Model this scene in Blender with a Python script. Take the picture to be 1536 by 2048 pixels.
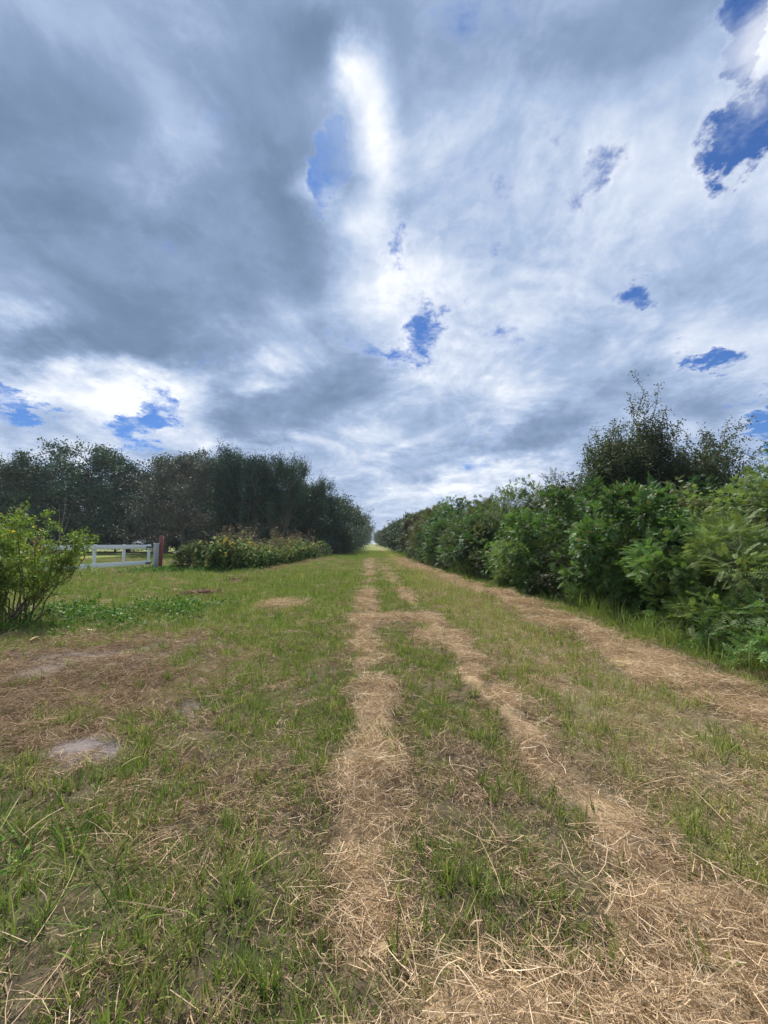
import bpy, math, random
import numpy as np
from mathutils import Vector, Matrix

S = bpy.context.scene
for o in list(bpy.data.objects):
    bpy.data.objects.remove(o)
R = math.radians

# ------------------------------------------------------------------ camera
cam_d = bpy.data.cameras.new('camera')
cam_d.sensor_fit = 'VERTICAL'
cam_d.sensor_height = 24.0
cam_d.lens = 9.375
cam_d.clip_start = 0.05
cam_d.clip_end = 20000
cam = bpy.data.objects.new('camera', cam_d)
S.collection.objects.link(cam)
cam.location = (0, 0, 1.45)
cam.rotation_euler = (R(90 + 4.503), 0, R(-1.647))
S.camera = cam
S.render.resolution_x, S.render.resolution_y = 768, 1024

# ------------------------------------------------------------------ light, exposure
SUN_AZ, SUN_EL = -12.0, 57.0            # degrees: azimuth from +Y towards +X
S.view_settings.view_transform = 'Standard'
S.view_settings.look = 'None'
S.view_settings.gamma = 1.0
S.view_settings.use_curve_mapping = False
S.view_settings.exposure = 0.45
S.render.engine = 'CYCLES'
S.cycles.max_bounces = 6
S.cycles.diffuse_bounces = 2
S.cycles.glossy_bounces = 2
S.cycles.transmission_bounces = 3
S.cycles.transparent_max_bounces = 4
S.cycles.volume_bounces = 0
S.cycles.use_adaptive_sampling = True
S.cycles.adaptive_threshold = 0.02
S.cycles.caustics_reflective = False
S.cycles.caustics_refractive = False

sun_d = bpy.data.lights.new('sun', 'SUN')
sun_d.energy = 5.0
sun_d.angle = R(7)
sun_d.color = (1.0, 0.95, 0.87)
sun = bpy.data.objects.new('sun', sun_d)
S.collection.objects.link(sun)
sun.rotation_euler = (R(-(90 - SUN_EL)), 0, R(-SUN_AZ))
sun.location = (0, 0, 60)

# ------------------------------------------------------------------ node expressions
class NX:
    """A scalar or vector socket with arithmetic."""
    nt = None
    def __init__(s, sock): s.s = sock
    @staticmethod
    def put(inp, v):
        if isinstance(v, NX): NX.nt.links.new(v.s, inp)
        else: inp.default_value = v
    @staticmethod
    def m(op, a, b=None, c=None, clamp=False):
        n = NX.nt.nodes.new('ShaderNodeMath'); n.operation = op; n.use_clamp = clamp
        for i, v in enumerate((a, b, c)):
            if v is not None: NX.put(n.inputs[i], v)
        return NX(n.outputs[0])
    @staticmethod
    def v(op, a, b=None, scale=None):
        n = NX.nt.nodes.new('ShaderNodeVectorMath'); n.operation = op
        NX.put(n.inputs[0], a)
        if b is not None: NX.put(n.inputs[1], b)
        if scale is not None: NX.put(n.inputs['Scale'], scale)
        return NX(n.outputs['Value' if op in ('DOT_PRODUCT', 'LENGTH', 'DISTANCE') else 'Vector'])
    def __add__(s, o): return NX.m('ADD', s, o)
    __radd__ = __add__
    def __sub__(s, o): return NX.m('SUBTRACT', s, o)
    def __rsub__(s, o): return NX.m('SUBTRACT', o, s)
    def __mul__(s, o): return NX.m('MULTIPLY', s, o)
    __rmul__ = __mul__
    def __truediv__(s, o): return NX.m('DIVIDE', s, o)

def nx_noise(vec, scale, detail=4, rough=0.55, dist=0.0, color=False, dims='2D'):
    n = NX.nt.nodes.new('ShaderNodeTexNoise'); n.noise_dimensions = dims
    NX.put(n.inputs['Vector'], vec)
    n.inputs['Scale'].default_value = scale
    n.inputs['Detail'].default_value = detail
    n.inputs['Roughness'].default_value = rough
    n.inputs['Distortion'].default_value = dist
    return NX(n.outputs['Color' if color else 'Fac'])

def nx_smooth(v, a, b, lo=0.0, hi=1.0):
    n = NX.nt.nodes.new('ShaderNodeMapRange'); n.interpolation_type = 'SMOOTHSTEP'
    NX.put(n.inputs[0], v)
    n.inputs[1].default_value = a; n.inputs[2].default_value = b
    n.inputs[3].default_value = lo; n.inputs[4].default_value = hi
    return NX(n.outputs[0])

def nx_mix(f, a, b):
    n = NX.nt.nodes.new('ShaderNodeMix'); n.data_type = 'RGBA'
    NX.put(n.inputs[0], f)
    for i, v in ((6, a), (7, b)):
        if isinstance(v, NX): NX.put(n.inputs[i], v)
        else: n.inputs[i].default_value = (*v, 1.0)
    return NX(n.outputs[2])

def nx_ramp(v, stops):
    n = NX.nt.nodes.new('ShaderNodeValToRGB')
    NX.put(n.inputs[0], v)
    e = n.color_ramp.elements
    while len(e) < len(stops): e.new(0.5)
    for k, (p, c) in enumerate(stops):
        e[k].position = p; e[k].color = (*c, 1.0)
    return NX(n.outputs[0])

# ------------------------------------------------------------------ sky: blue air and a broken deck of cloud
# each cloud feature: azimuth, elevation, half width, half height, tilt (degrees), weight
GAPS = [(-7.4,44.3,1.1,2.1,-11,1.30), (-5.6,47.4,0.7,1.7,2,1.05), (3.2,37.5,1.3,1.1,-1,0.80), (1.4,27.2,3.3,1.1,0,0.60), (7.1,28.4,1.7,1.5,-3,0.85), (35.9,28.1,1.4,1.6,-52,1.05), (32.8,28.5,2.0,1.0,-16,0.30), (41.3,20.2,1.7,0.9,-4,1.05), (47.0,39.9,1.9,2.4,-39,1.05), (47.3,45.7,1.5,1.5,-36,1.00), (45.5,43.1,1.4,1.4,-47,0.75), (45.8,37.8,2.2,1.2,-10,0.90), (45.0,45.9,0.7,1.0,9,0.55), (42.0,45.6,1.3,0.9,19,0.42), (46.4,11.6,1.1,1.8,-11,1.10), (-41.6,14.7,3.0,1.1,-7,1.00), (-42.0,12.6,1.9,0.8,12,0.60), (-29.3,15.2,1.9,1.6,30,0.95), (-32.0,12.9,3.0,1.3,8,0.50), (-37.8,10.1,6.9,1.0,8,0.35), (34.2,41.8,2.4,1.2,19,0.42), (30.6,41.0,2.4,1.0,9,0.40), (26.1,44.9,1.1,0.6,-18,0.40), (14.9,27.7,2.5,0.8,-6,0.30)]
FILL = [(-40.5,13.4,1.6,0.5,12,0.50), (-31.9,15.6,2.0,1.3,10,0.70), (48.0,42.5,1.0,2.2,-35,0.90), (44.1,40.6,1.5,1.0,-31,0.40), (-38.3,12.2,5.6,1.2,16,0.50), (38.9,40.5,2.5,2.2,-26,0.50)]
DARK = [(-33.0,35.7,14.7,6.5,22,0.55), (-42.1,38.2,5.9,4.0,31,0.45), (-20.0,51.0,6.7,4.4,17,0.50), (-8.4,54.1,5.0,1.8,8,0.40), (-14.0,44.4,4.7,4.5,11,0.40), (-8.0,37.3,5.3,4.5,6,0.50), (-28.6,26.6,16.4,2.7,10,0.55), (-37.1,21.8,8.1,2.1,11,0.55), (-23.8,23.1,7.3,1.7,11,0.40), (-6.3,21.9,10.0,2.9,11,0.60), (-17.3,17.2,6.9,1.6,6,0.60), (12.6,12.0,9.5,1.8,3,0.75), (23.9,13.0,5.4,2.0,5,0.40), (17.9,51.9,10.4,5.4,-13,0.30), (31.4,50.9,6.6,3.3,-24,0.30), (16.0,40.7,8.1,3.5,12,0.22), (26.8,25.5,6.9,2.4,10,0.25), (30.6,17.2,6.9,2.2,2,0.42), (9.1,20.0,6.0,2.7,17,0.35), (42.4,15.5,4.5,1.6,-7,0.35)]
BRIGHT = [(34.3,36.3,15.1,10.0,-21,0.22), (-0.7,49.1,2.0,4.4,5,0.95), (-3.7,52.2,1.2,1.9,4,0.70), (-7.3,56.0,2.2,0.6,7,0.50), (-4.3,40.9,3.7,1.8,-22,0.65), (-9.6,42.6,2.0,1.1,8,0.60), (1.8,36.7,4.2,3.1,-0,0.30), (-29.2,45.5,3.6,3.0,-4,0.30), (-42.6,22.6,2.3,1.2,21,0.70), (-37.7,17.7,6.3,1.8,4,0.50), (-29.3,17.5,5.7,1.2,10,0.50), (-13.3,22.1,5.1,1.8,6,0.55), (-12.5,32.2,2.4,3.3,8,0.40), (4.0,31.8,6.3,4.5,-1,0.42), (5.5,24.0,4.0,3.2,-2,0.40), (15.5,22.2,7.6,3.2,10,0.42), (40.9,20.1,6.7,3.2,-4,0.30), (11.1,9.3,17.3,1.8,1,0.55), (-24.7,15.1,2.9,2.2,7,0.60), (-31.9,15.6,2.5,1.5,10,0.60), (-38.3,11.9,6.0,1.4,10,0.45), (-14.3,19.4,3.2,1.9,5,0.50), (2.5,14.7,4.2,4.2,-0,0.30), (48.0,42.5,1.4,2.2,-35,0.60), (21.2,8.6,7.6,2.0,-3,0.30)]

def build_world():
    w = bpy.data.worlds.new('World'); S.world = w; w.use_nodes = True
    w.cycles.sampling_method = 'MANUAL'; w.cycles.sample_map_resolution = 256
    nt = w.node_tree; nt.nodes.clear(); NX.nt = nt
    out = nt.nodes.new('ShaderNodeOutputWorld'); bg = nt.nodes.new('ShaderNodeBackground')
    nt.links.new(bg.outputs[0], out.inputs[0])
    bg.inputs['Strength'].default_value = 0.1
    sky = nt.nodes.new('ShaderNodeTexSky'); sky.sky_type = 'NISHITA'; sky.sun_disc = False
    sky.sun_elevation = R(SUN_EL); sky.sun_rotation = R(SUN_AZ)
    sky.air_density = 1.0; sky.dust_density = 0.4; sky.ozone_density = 2.5
    tc = nt.nodes.new('ShaderNodeTexCoord')
    dirv = NX.v('NORMALIZE', NX(tc.outputs['Generated']))
    sep = nt.nodes.new('ShaderNodeSeparateXYZ'); nt.links.new(dirv.s, sep.inputs[0])
    z = NX(sep.outputs[2])
    zz = NX.m('MAXIMUM', z, 0.0) + 0.27
    plane = NX.v('SCALE', dirv, scale=1.0 / 1.0)
    inv = NX.m('DIVIDE', 1.0, zz)
    flat = NX.v('MULTIPLY', NX.v('SCALE', dirv, scale=inv), (1, 1, 0))      # where the ray meets the cloud deck
    half = NX.v('SUBTRACT', nx_noise(flat, 2.3, 6, 0.6, color=True), (0.5, 0.5, 0.5))
    fine = NX.v('SUBTRACT', nx_noise(flat, 10.0, 6, 0.68, color=True), (0.5, 0.5, 0.5))
    xs, ys = NX(sep.outputs[0]), NX(sep.outputs[1])
    azd, eld = NX.m('ARCTAN2', xs, ys) * (180 / math.pi), NX.m('ARCSINE', z) * (180 / math.pi)
    comb = nt.nodes.new('ShaderNodeCombineXYZ')
    NX.put(comb.inputs[0], azd); NX.put(comb.inputs[1], eld)
    azel = NX(comb.outputs[0])                                              # degrees
    wd = NX.v('ADD', azel, NX.v('ADD', NX.v('SCALE', half, scale=9.0), NX.v('SCALE', fine, scale=6.0)))
    ws = NX.v('ADD', azel, NX.v('ADD', NX.v('SCALE', half, scale=9.0), NX.v('SCALE', fine, scale=2.5)))

    TILTS, ASPECTS = (-40, -12, 12, 35), (0.5, 1.1, 2.2, 4.4)
    def blob_sum(vec, cache, blobs, tot=None, sign=1.0, wide=2.15):
        """soft-edged ovals: the distance in one of a few turned and squeezed frames"""
        for az, el, ra, rb, tilt, wt in blobs:
            rx = ra / math.cos(R(el))
            asp = min(ASPECTS, key=lambda q: abs(math.log(q * rb / rx)))
            t = min(TILTS, key=lambda q: abs(q - tilt)) if asp != 1.1 else 0
            if (t, asp) not in cache:
                f = vec
                if t:
                    n = nt.nodes.new('ShaderNodeVectorRotate'); n.rotation_type = 'Z_AXIS'
                    NX.put(n.inputs['Vector'], f); n.inputs['Angle'].default_value = R(-t)
                    f = NX(n.outputs[0])
                cache[t, asp] = NX.v('MULTIPLY', f, (asp ** -0.5, asp ** 0.5, 0))
            c, s_ = math.cos(R(-t)), math.sin(R(-t))
            cen = ((az * c - el * s_) * asp ** -0.5, (az * s_ + el * c) * asp ** 0.5, 0)
            dist = NX.v('DISTANCE', cache[t, asp], cen)
            tot_n = nx_smooth(dist, 0.0, wide * math.sqrt(rx * rb), wt * sign, 0.0)
            tot = tot_n if tot is None else tot + tot_n
        return tot

    n_big = nx_noise(flat, 1.0, 5, 0.55)
    n_mid = nx_noise(flat, 3.2, 7, 0.58, 0.3)
    n_fin = nx_noise(flat, 13.0, 6, 0.66, 0.2)
    fd, fs = {}, {}
    gap = blob_sum(wd, fd, FILL, blob_sum(wd, fd, GAPS, wide=2.45), -1.0)
    # relief: the side of each billow that faces the sun is brighter
    sdir = (math.sin(R(SUN_AZ)) * 0.10, math.cos(R(SUN_AZ)) * 0.10, 0)
    n_off = nx_noise(NX.v('ADD', flat, sdir), 3.2, 7, 0.58, 0.3)
    relief = n_mid - n_off
    cover = gap * -1.0 + (n_mid - 0.5) * 1.35 + (n_fin - 0.5) * 1.25 + (n_big - 0.5) * 0.5
    alpha = nx_smooth(cover, -0.93, -0.2)
    veil = nx_smooth(n_fin * 0.45 + n_mid * 1.2, 0.80, 1.1, 0.0, 0.7)          # thin shreds drifting across the openings
    alpha = NX.m('MAXIMUM', alpha, veil)
    shade = (blob_sum(ws, fs, BRIGHT, blob_sum(ws, fs, DARK) * 1.12, -1.05) - 0.05
             + (n_big - 0.5) * 0.45 + (n_mid - 0.5) * 0.85 + (n_fin - 0.5) * 0.3 + relief * -1.8)
    # thin cloud round the openings lets more light through
    thin = nx_smooth(cover, -0.55, 0.0)
    shade = shade - (1.0 - thin) * 0.22
    tone = NX.m('MULTIPLY_ADD', shade, 0.5, 0.42, clamp=True)
    ccol = nx_ramp(tone, [(0.0, (7.3, 7.55, 8.1)), (0.17, (5.1, 5.7, 6.8)), (0.38, (3.1, 3.95, 5.55)),
                          (0.6, (2.0, 2.75, 4.15)), (0.82, (1.42, 2.08, 3.2)), (1.0, (1.15, 1.75, 2.75))])
    # near the horizon the deck is seen through more air
    air = nx_smooth(z, 0.0, 0.16, 1.0, 0.0)
    ccol = nx_mix(air * 0.35, ccol, (3.3, 4.15, 5.5))
    blue = NX.v('MULTIPLY', NX(sky.outputs[0]), (0.27, 0.46, 0.76))
    col = nx_mix(alpha, blue, ccol)
    nt.links.new(col.s, bg.inputs['Color'])
build_world()

# ------------------------------------------------------------------ helpers
def link(o):
    S.collection.objects.link(o); return o

def make_mesh(name, verts, quads, attrs=None, mat=None, smooth=False):
    verts = np.ascontiguousarray(verts, np.float32); quads = np.ascontiguousarray(quads, np.int32)
    me = bpy.data.meshes.new(name)
    me.vertices.add(len(verts)); me.vertices.foreach_set('co', verts.ravel())
    k = quads.shape[1] if len(quads) else 4
    me.loops.add(quads.size); me.loops.foreach_set('vertex_index', quads.ravel())
    me.polygons.add(len(quads))
    me.polygons.foreach_set('loop_start', np.arange(0, quads.size, k, dtype=np.int32))
    if smooth: me.polygons.foreach_set('use_smooth', np.ones(len(quads), bool))
    for n, a in (attrs or {}).items():
        at = me.attributes.new(n, 'FLOAT', 'POINT'); at.data.foreach_set('value', np.ascontiguousarray(a, np.float32))
    me.update(calc_edges=True)
    if mat: me.materials.append(mat)
    return me

def mesh_object(name, me, parent=None, loc=None, color=None):
    o = link(bpy.data.objects.new(name, me))
    if parent: o.parent = parent
    if loc is not None: o.location = loc
    if color is not None: o.color = (*color, 1.0)
    return o

def thing(name, label, cat, loc=(0, 0, 0), rz=0.0, group=None, scale=None):
    o = link(bpy.data.objects.new(name, None))
    o.empty_display_size = 0.2
    o.location = loc; o.rotation_euler = (0, 0, rz)
    if scale is not None: o.scale = scale if hasattr(scale, '__len__') else (scale,) * 3
    tag(o, label, cat, group)
    return o

def tag(o, label, cat=None, group=None, kind=None):
    o['label'] = label
    if cat: o['category'] = cat
    if group: o['group'] = group
    if kind: o['kind'] = kind
    return o

class Acc:
    """collects quads (with one random number per piece) into one mesh"""
    def __init__(s): s.v, s.q, s.r, s.n = [], [], [], 0
    def add(s, v, q, r=0.5):
        v = np.asarray(v, float).reshape(-1, 3); q = np.asarray(q, int).reshape(-1, 4)
        s.v.append(v); s.q.append(q + s.n); s.n += len(v)
        s.r.append(np.broadcast_to(np.asarray(r, float), (len(v),)))
    def mesh(s, name, mat, smooth=False):
        return make_mesh(name, np.concatenate(s.v), np.concatenate(s.q), {'rnd': np.concatenate(s.r)}, mat, smooth)

def unit(a):
    a = np.asarray(a, float)
    return a / np.maximum(np.linalg.norm(a, axis=-1, keepdims=True), 1e-9)

def tube(acc, path, radii, sides=6, r=0.5, cap=True):
    path = np.asarray(path, float); n = len(path)
    radii = np.broadcast_to(np.asarray(radii, float), (n,))
    tan = unit(np.gradient(path, axis=0))
    ref = np.where(np.abs(tan[:, 2:3]) > 0.9, [[1.0, 0, 0]], [[0, 0, 1.0]])
    u = unit(np.cross(tan, ref)); w = np.cross(tan, u)
    for i in range(1, n):                                 # keep the frame from flipping
        if (u[i] * u[i - 1]).sum() < 0: u[i] *= -1; w[i] *= -1
    a = np.linspace(0, 2 * np.pi, sides, endpoint=False)
    ring = path[:, None] + radii[:, None, None] * (np.cos(a)[None, :, None] * u[:, None] + np.sin(a)[None, :, None] * w[:, None])
    v = ring.reshape(-1, 3); i = np.arange(n - 1)[:, None] * sides; j = np.arange(sides)[None]
    j2 = (j + 1) % sides
    q = np.stack([i + j, i + j2, i + sides + j2, i + sides + j], -1).reshape(-1, 4)
    if cap:
        v = np.concatenate([v, path[-1:]]); m = len(v) - 1; b = (n - 1) * sides
        q = np.concatenate([q, [[b + k, b + (k + 1) % sides, m, m] for k in range(sides)]]) if False else q
    acc.add(v, q, r)

def bx(acc, lo, hi, r=0.5, bevel=0.0):
    """a box, its long edges slightly chamfered when bevel > 0"""
    x0, y0, z0 = lo; x1, y1, z1 = hi
    if bevel <= 0:
        v = [(x, y, z) for x in (x0, x1) for y in (y0, y1) for z in (z0, z1)]
        acc.add(v, [(0, 1, 3, 2), (4, 6, 7, 5), (0, 4, 5, 1), (2, 3, 7, 6), (0, 2, 6, 4), (1, 5, 7, 3)], r); return
    b = bevel
    prof = [(y0 + b, z0), (y1 - b, z0), (y1, z0 + b), (y1, z1 - b), (y1 - b, z1), (y0 + b, z1), (y0, z1 - b), (y0, z0 + b)]
    v = [(x, y, z) for x in (x0, x1) for y, z in prof]
    q = [(k, (k + 1) % 8, 8 + (k + 1) % 8, 8 + k) for k in range(8)]
    for e in (0, 8): q += [(e, e + 1, e + 2, e + 7), (e + 2, e + 3, e + 6, e + 7), (e + 3, e + 4, e + 5, e + 6)]
    acc.add(v, q, r)

def leaves(acc, pos, dirs, up, L, W, r, bend=0.08):
    """diamond leaves: base, side, tip, side"""
    n = len(pos); dirs = unit(dirs)
    side = unit(np.cross(dirs, up)); nrm = np.cross(side, dirs)
    L = np.broadcast_to(L, (n,))[:, None]; W = np.broadcast_to(W, (n,))[:, None]
    mid = pos + dirs * L * 0.42 + nrm * L * bend
    v = np.stack([pos, mid + side * W / 2, pos + dirs * L, mid - side * W / 2], 1).reshape(-1, 3)
    acc.add(v, np.arange(4 * n).reshape(-1, 4), np.repeat(np.broadcast_to(r, (n,)), 4))

def ribbons(acc, base, d0, d1, side, L, W, r, tip=0.25):
    """curved blades"""
    n = len(base); L = np.broadcast_to(L, (n,))[:, None]; W = np.broadcast_to(W, (n,))[:, None]
    side = unit(side); b1 = base + unit(d0) * L * 0.5; b2 = b1 + unit(d1) * L * 0.5
    pts = []
    for u, w in ((0, .5), (.36, .48), (.7, .4), (1, tip / 2)):
        p = base * (1 - u) ** 2 + b1 * (2 * u * (1 - u)) + b2 * u * u
        pts += [p - side * W * w, p + side * W * w]
    v = np.stack(pts, 1).reshape(-1, 3)
    k = np.arange(n)[:, None] * 8
    q = np.concatenate([k + [[0, 1, 3, 2]], k + [[2, 3, 5, 4]], k + [[4, 5, 7, 6]]])
    acc.add(v, q, np.repeat(np.broadcast_to(r, (n,)), 8))

def rand_unit(rng, n):
    return unit(rng.normal(size=(n, 3)))

def hash2(ix, iy, seed):
    h = (ix.astype(np.int64) * 374761393 + iy.astype(np.int64) * 668265263 + seed * 974711) & 0x7fffffff
    h = ((h ^ (h >> 13)) * 1274126177) & 0x7fffffff
    return ((h ^ (h >> 16)) & 0xffff) / 65535.0

def vnoise(x, y, seed=0):
    ix, iy = np.floor(x), np.floor(y); fx, fy = x - ix, y - iy
    fx, fy = fx * fx * (3 - 2 * fx), fy * fy * (3 - 2 * fy)
    a, b = hash2(ix, iy, seed), hash2(ix + 1, iy, seed); c, d = hash2(ix, iy + 1, seed), hash2(ix + 1, iy + 1, seed)
    return (a * (1 - fx) + b * fx) * (1 - fy) + (c * (1 - fx) + d * fx) * fy

def fbm(x, y, size, octs=4, seed=0, gain=0.5):
    x, y = np.asarray(x, float) / size, np.asarray(y, float) / size
    t, w, s = 0.0, 1.0, 0.0
    for k in range(octs):
        t = t + w * vnoise(x, y, seed + k * 17); s += w; w *= gain; x, y = x * 2.03 + 11.3, y * 2.03 - 7.7
    return t / s

def sstep(v, a, b):
    t = np.clip((v - a) / (b - a), 0, 1); return t * t * (3 - 2 * t)

# ------------------------------------------------------------------ materials
def new_mat(name):
    m = bpy.data.materials.new(name); m.use_nodes = True
    nt = m.node_tree; nt.nodes.clear(); NX.nt = nt
    out = nt.nodes.new('ShaderNodeOutputMaterial')
    return m, nt, out

def attr(name, kind='GEOMETRY', out='Fac'):
    n = NX.nt.nodes.new('ShaderNodeAttribute'); n.attribute_type = kind; n.attribute_name = name
    return NX(n.outputs[out])

def leafy(nt, out, col, trans, rough=0.55, spec=0.25):
    bs = nt.nodes.new('ShaderNodeBsdfPrincipled'); bs.inputs['Roughness'].default_value = rough
    bs.inputs['Specular IOR Level'].default_value = spec
    NX.put(bs.inputs['Base Color'], col)
    if trans <= 0:
        nt.links.new(bs.outputs[0], out.inputs[0]); return
    tr = nt.nodes.new('ShaderNodeBsdfTranslucent')
    NX.put(tr.inputs['Color'], NX.v('MULTIPLY', col, (1.1, 1.15, 0.75)))
    mx = nt.nodes.new('ShaderNodeMixShader'); mx.inputs[0].default_value = trans
    nt.links.new(bs.outputs[0], mx.inputs[1]); nt.links.new(tr.outputs[0], mx.inputs[2])
    nt.links.new(mx.outputs[0], out.inputs[0])

def foliage_mat(name, trans=0.25, dry=(0.20, 0.15, 0.06), dry_share=0.04, vary=0.45):
    """leaf colour = the plant's own colour, varied leaf by leaf; a few leaves are dry"""
    m, nt, out = new_mat(name)
    oi = nt.nodes.new('ShaderNodeObjectInfo'); base = NX(oi.outputs['Color'])
    r = attr('rnd')
    v = NX.m('MULTIPLY_ADD', r, vary * 2, 1 - vary)
    col = NX.v('SCALE', base, scale=v)
    col = NX.v('MULTIPLY', col, nx_mix(NX.m('FRACT', r * 7.3), (0.88, 0.97, 1.15), (1.18, 1.04, 0.8)))
    col = nx_mix(NX.m('GREATER_THAN', NX.m('FRACT', r * 13.7), 1 - dry_share), col, dry)
    leafy(nt, out, col, trans)
    return m

def bark_mat(name, c0, c1):
    m, nt, out = new_mat(name)
    geo = nt.nodes.new('ShaderNodeTexCoord')
    st = NX.v('MULTIPLY', NX(geo.outputs['Object']), (6, 6, 1.2))
    n = nx_noise(st, 2.5, 6, 0.65, dims='3D')
    col = nx_mix(nx_smooth(n, 0.3, 0.7), c0, c1)
    bs = nt.nodes.new('ShaderNodeBsdfPrincipled'); bs.inputs['Roughness'].default_value = 0.9
    NX.put(bs.inputs['Base Color'], col)
    bp = nt.nodes.new('ShaderNodeBump'); bp.inputs['Strength'].default_value = 0.6; bp.inputs['Distance'].default_value = 0.02
    NX.put(bp.inputs['Height'], n); nt.links.new(bp.outputs[0], bs.inputs['Normal'])
    nt.links.new(bs.outputs[0], out.inputs[0])
    return m

def blade_mat(name, stops, trans=0.25, rough=0.6):
    """blades and stems: colour from the clump's own tint and the blade's random number"""
    m, nt, out = new_mat(name)
    t = attr('tint', 'INSTANCER'); r = attr('rnd')
    f = NX.m('MULTIPLY_ADD', r - 0.5, 0.5, t, clamp=True)
    col = nx_ramp(f, stops)
    col = NX.v('SCALE', col, scale=NX.m('MULTIPLY_ADD', NX.m('FRACT', r * 9.1), 0.7, 0.65))
    leafy(nt, out, col, trans, rough)
    return m

M_LEAF = foliage_mat('broad_leaf', 0.34)
M_DARKLEAF = foliage_mat('dark_tree_leaf', 0.12, dry_share=0.02, vary=0.4)
M_BARK = bark_mat('bark', (0.10, 0.075, 0.05), (0.24, 0.20, 0.15))
M_TWIG = bark_mat('twig_bark', (0.09, 0.06, 0.035), (0.19, 0.14, 0.09))
M_PALEBARK = bark_mat('pale_bark', (0.28, 0.26, 0.21), (0.45, 0.42, 0.35))
STRAW_STOPS = [(0.0, (0.14, 0.09, 0.053)), (0.3, (0.29, 0.195, 0.115)), (0.6, (0.48, 0.34, 0.205)), (0.85, (0.61, 0.46, 0.295)), (1.0, (0.67, 0.56, 0.41))]
M_STRAW = blade_mat('dry_straw', STRAW_STOPS, 0.15)
M_BLADE = blade_mat('grass_blade', [(0.0, (0.085, 0.15, 0.028)), (0.35, (0.175, 0.25, 0.05)), (0.6, (0.27, 0.305, 0.085)), (0.8, (0.40, 0.37, 0.145)), (1.0, (0.52, 0.43, 0.24))], 0.3)

# ------------------------------------------------------------------ lie of the land
def path_c1(y): return np.interp(y, [0, 1.5, 6, 14, 27, 80], [1.22, 1.2, 1.13, 0.8, 0.55, 0.5])
def path_c2(y): return np.interp(y, [0, 4, 10, 18, 27, 60], [3.4, 3.35, 3.4, 2.95, 2.4, 2.2])
def hedge_edge(y): return np.interp(y, [0, 4.5, 5.3, 7.8, 10, 14, 18.5, 27, 60, 300], [4.2, 4.4, 4.25, 4.5, 4.45, 4.2, 3.65, 3.0, 2.85, 3.0])

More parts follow.
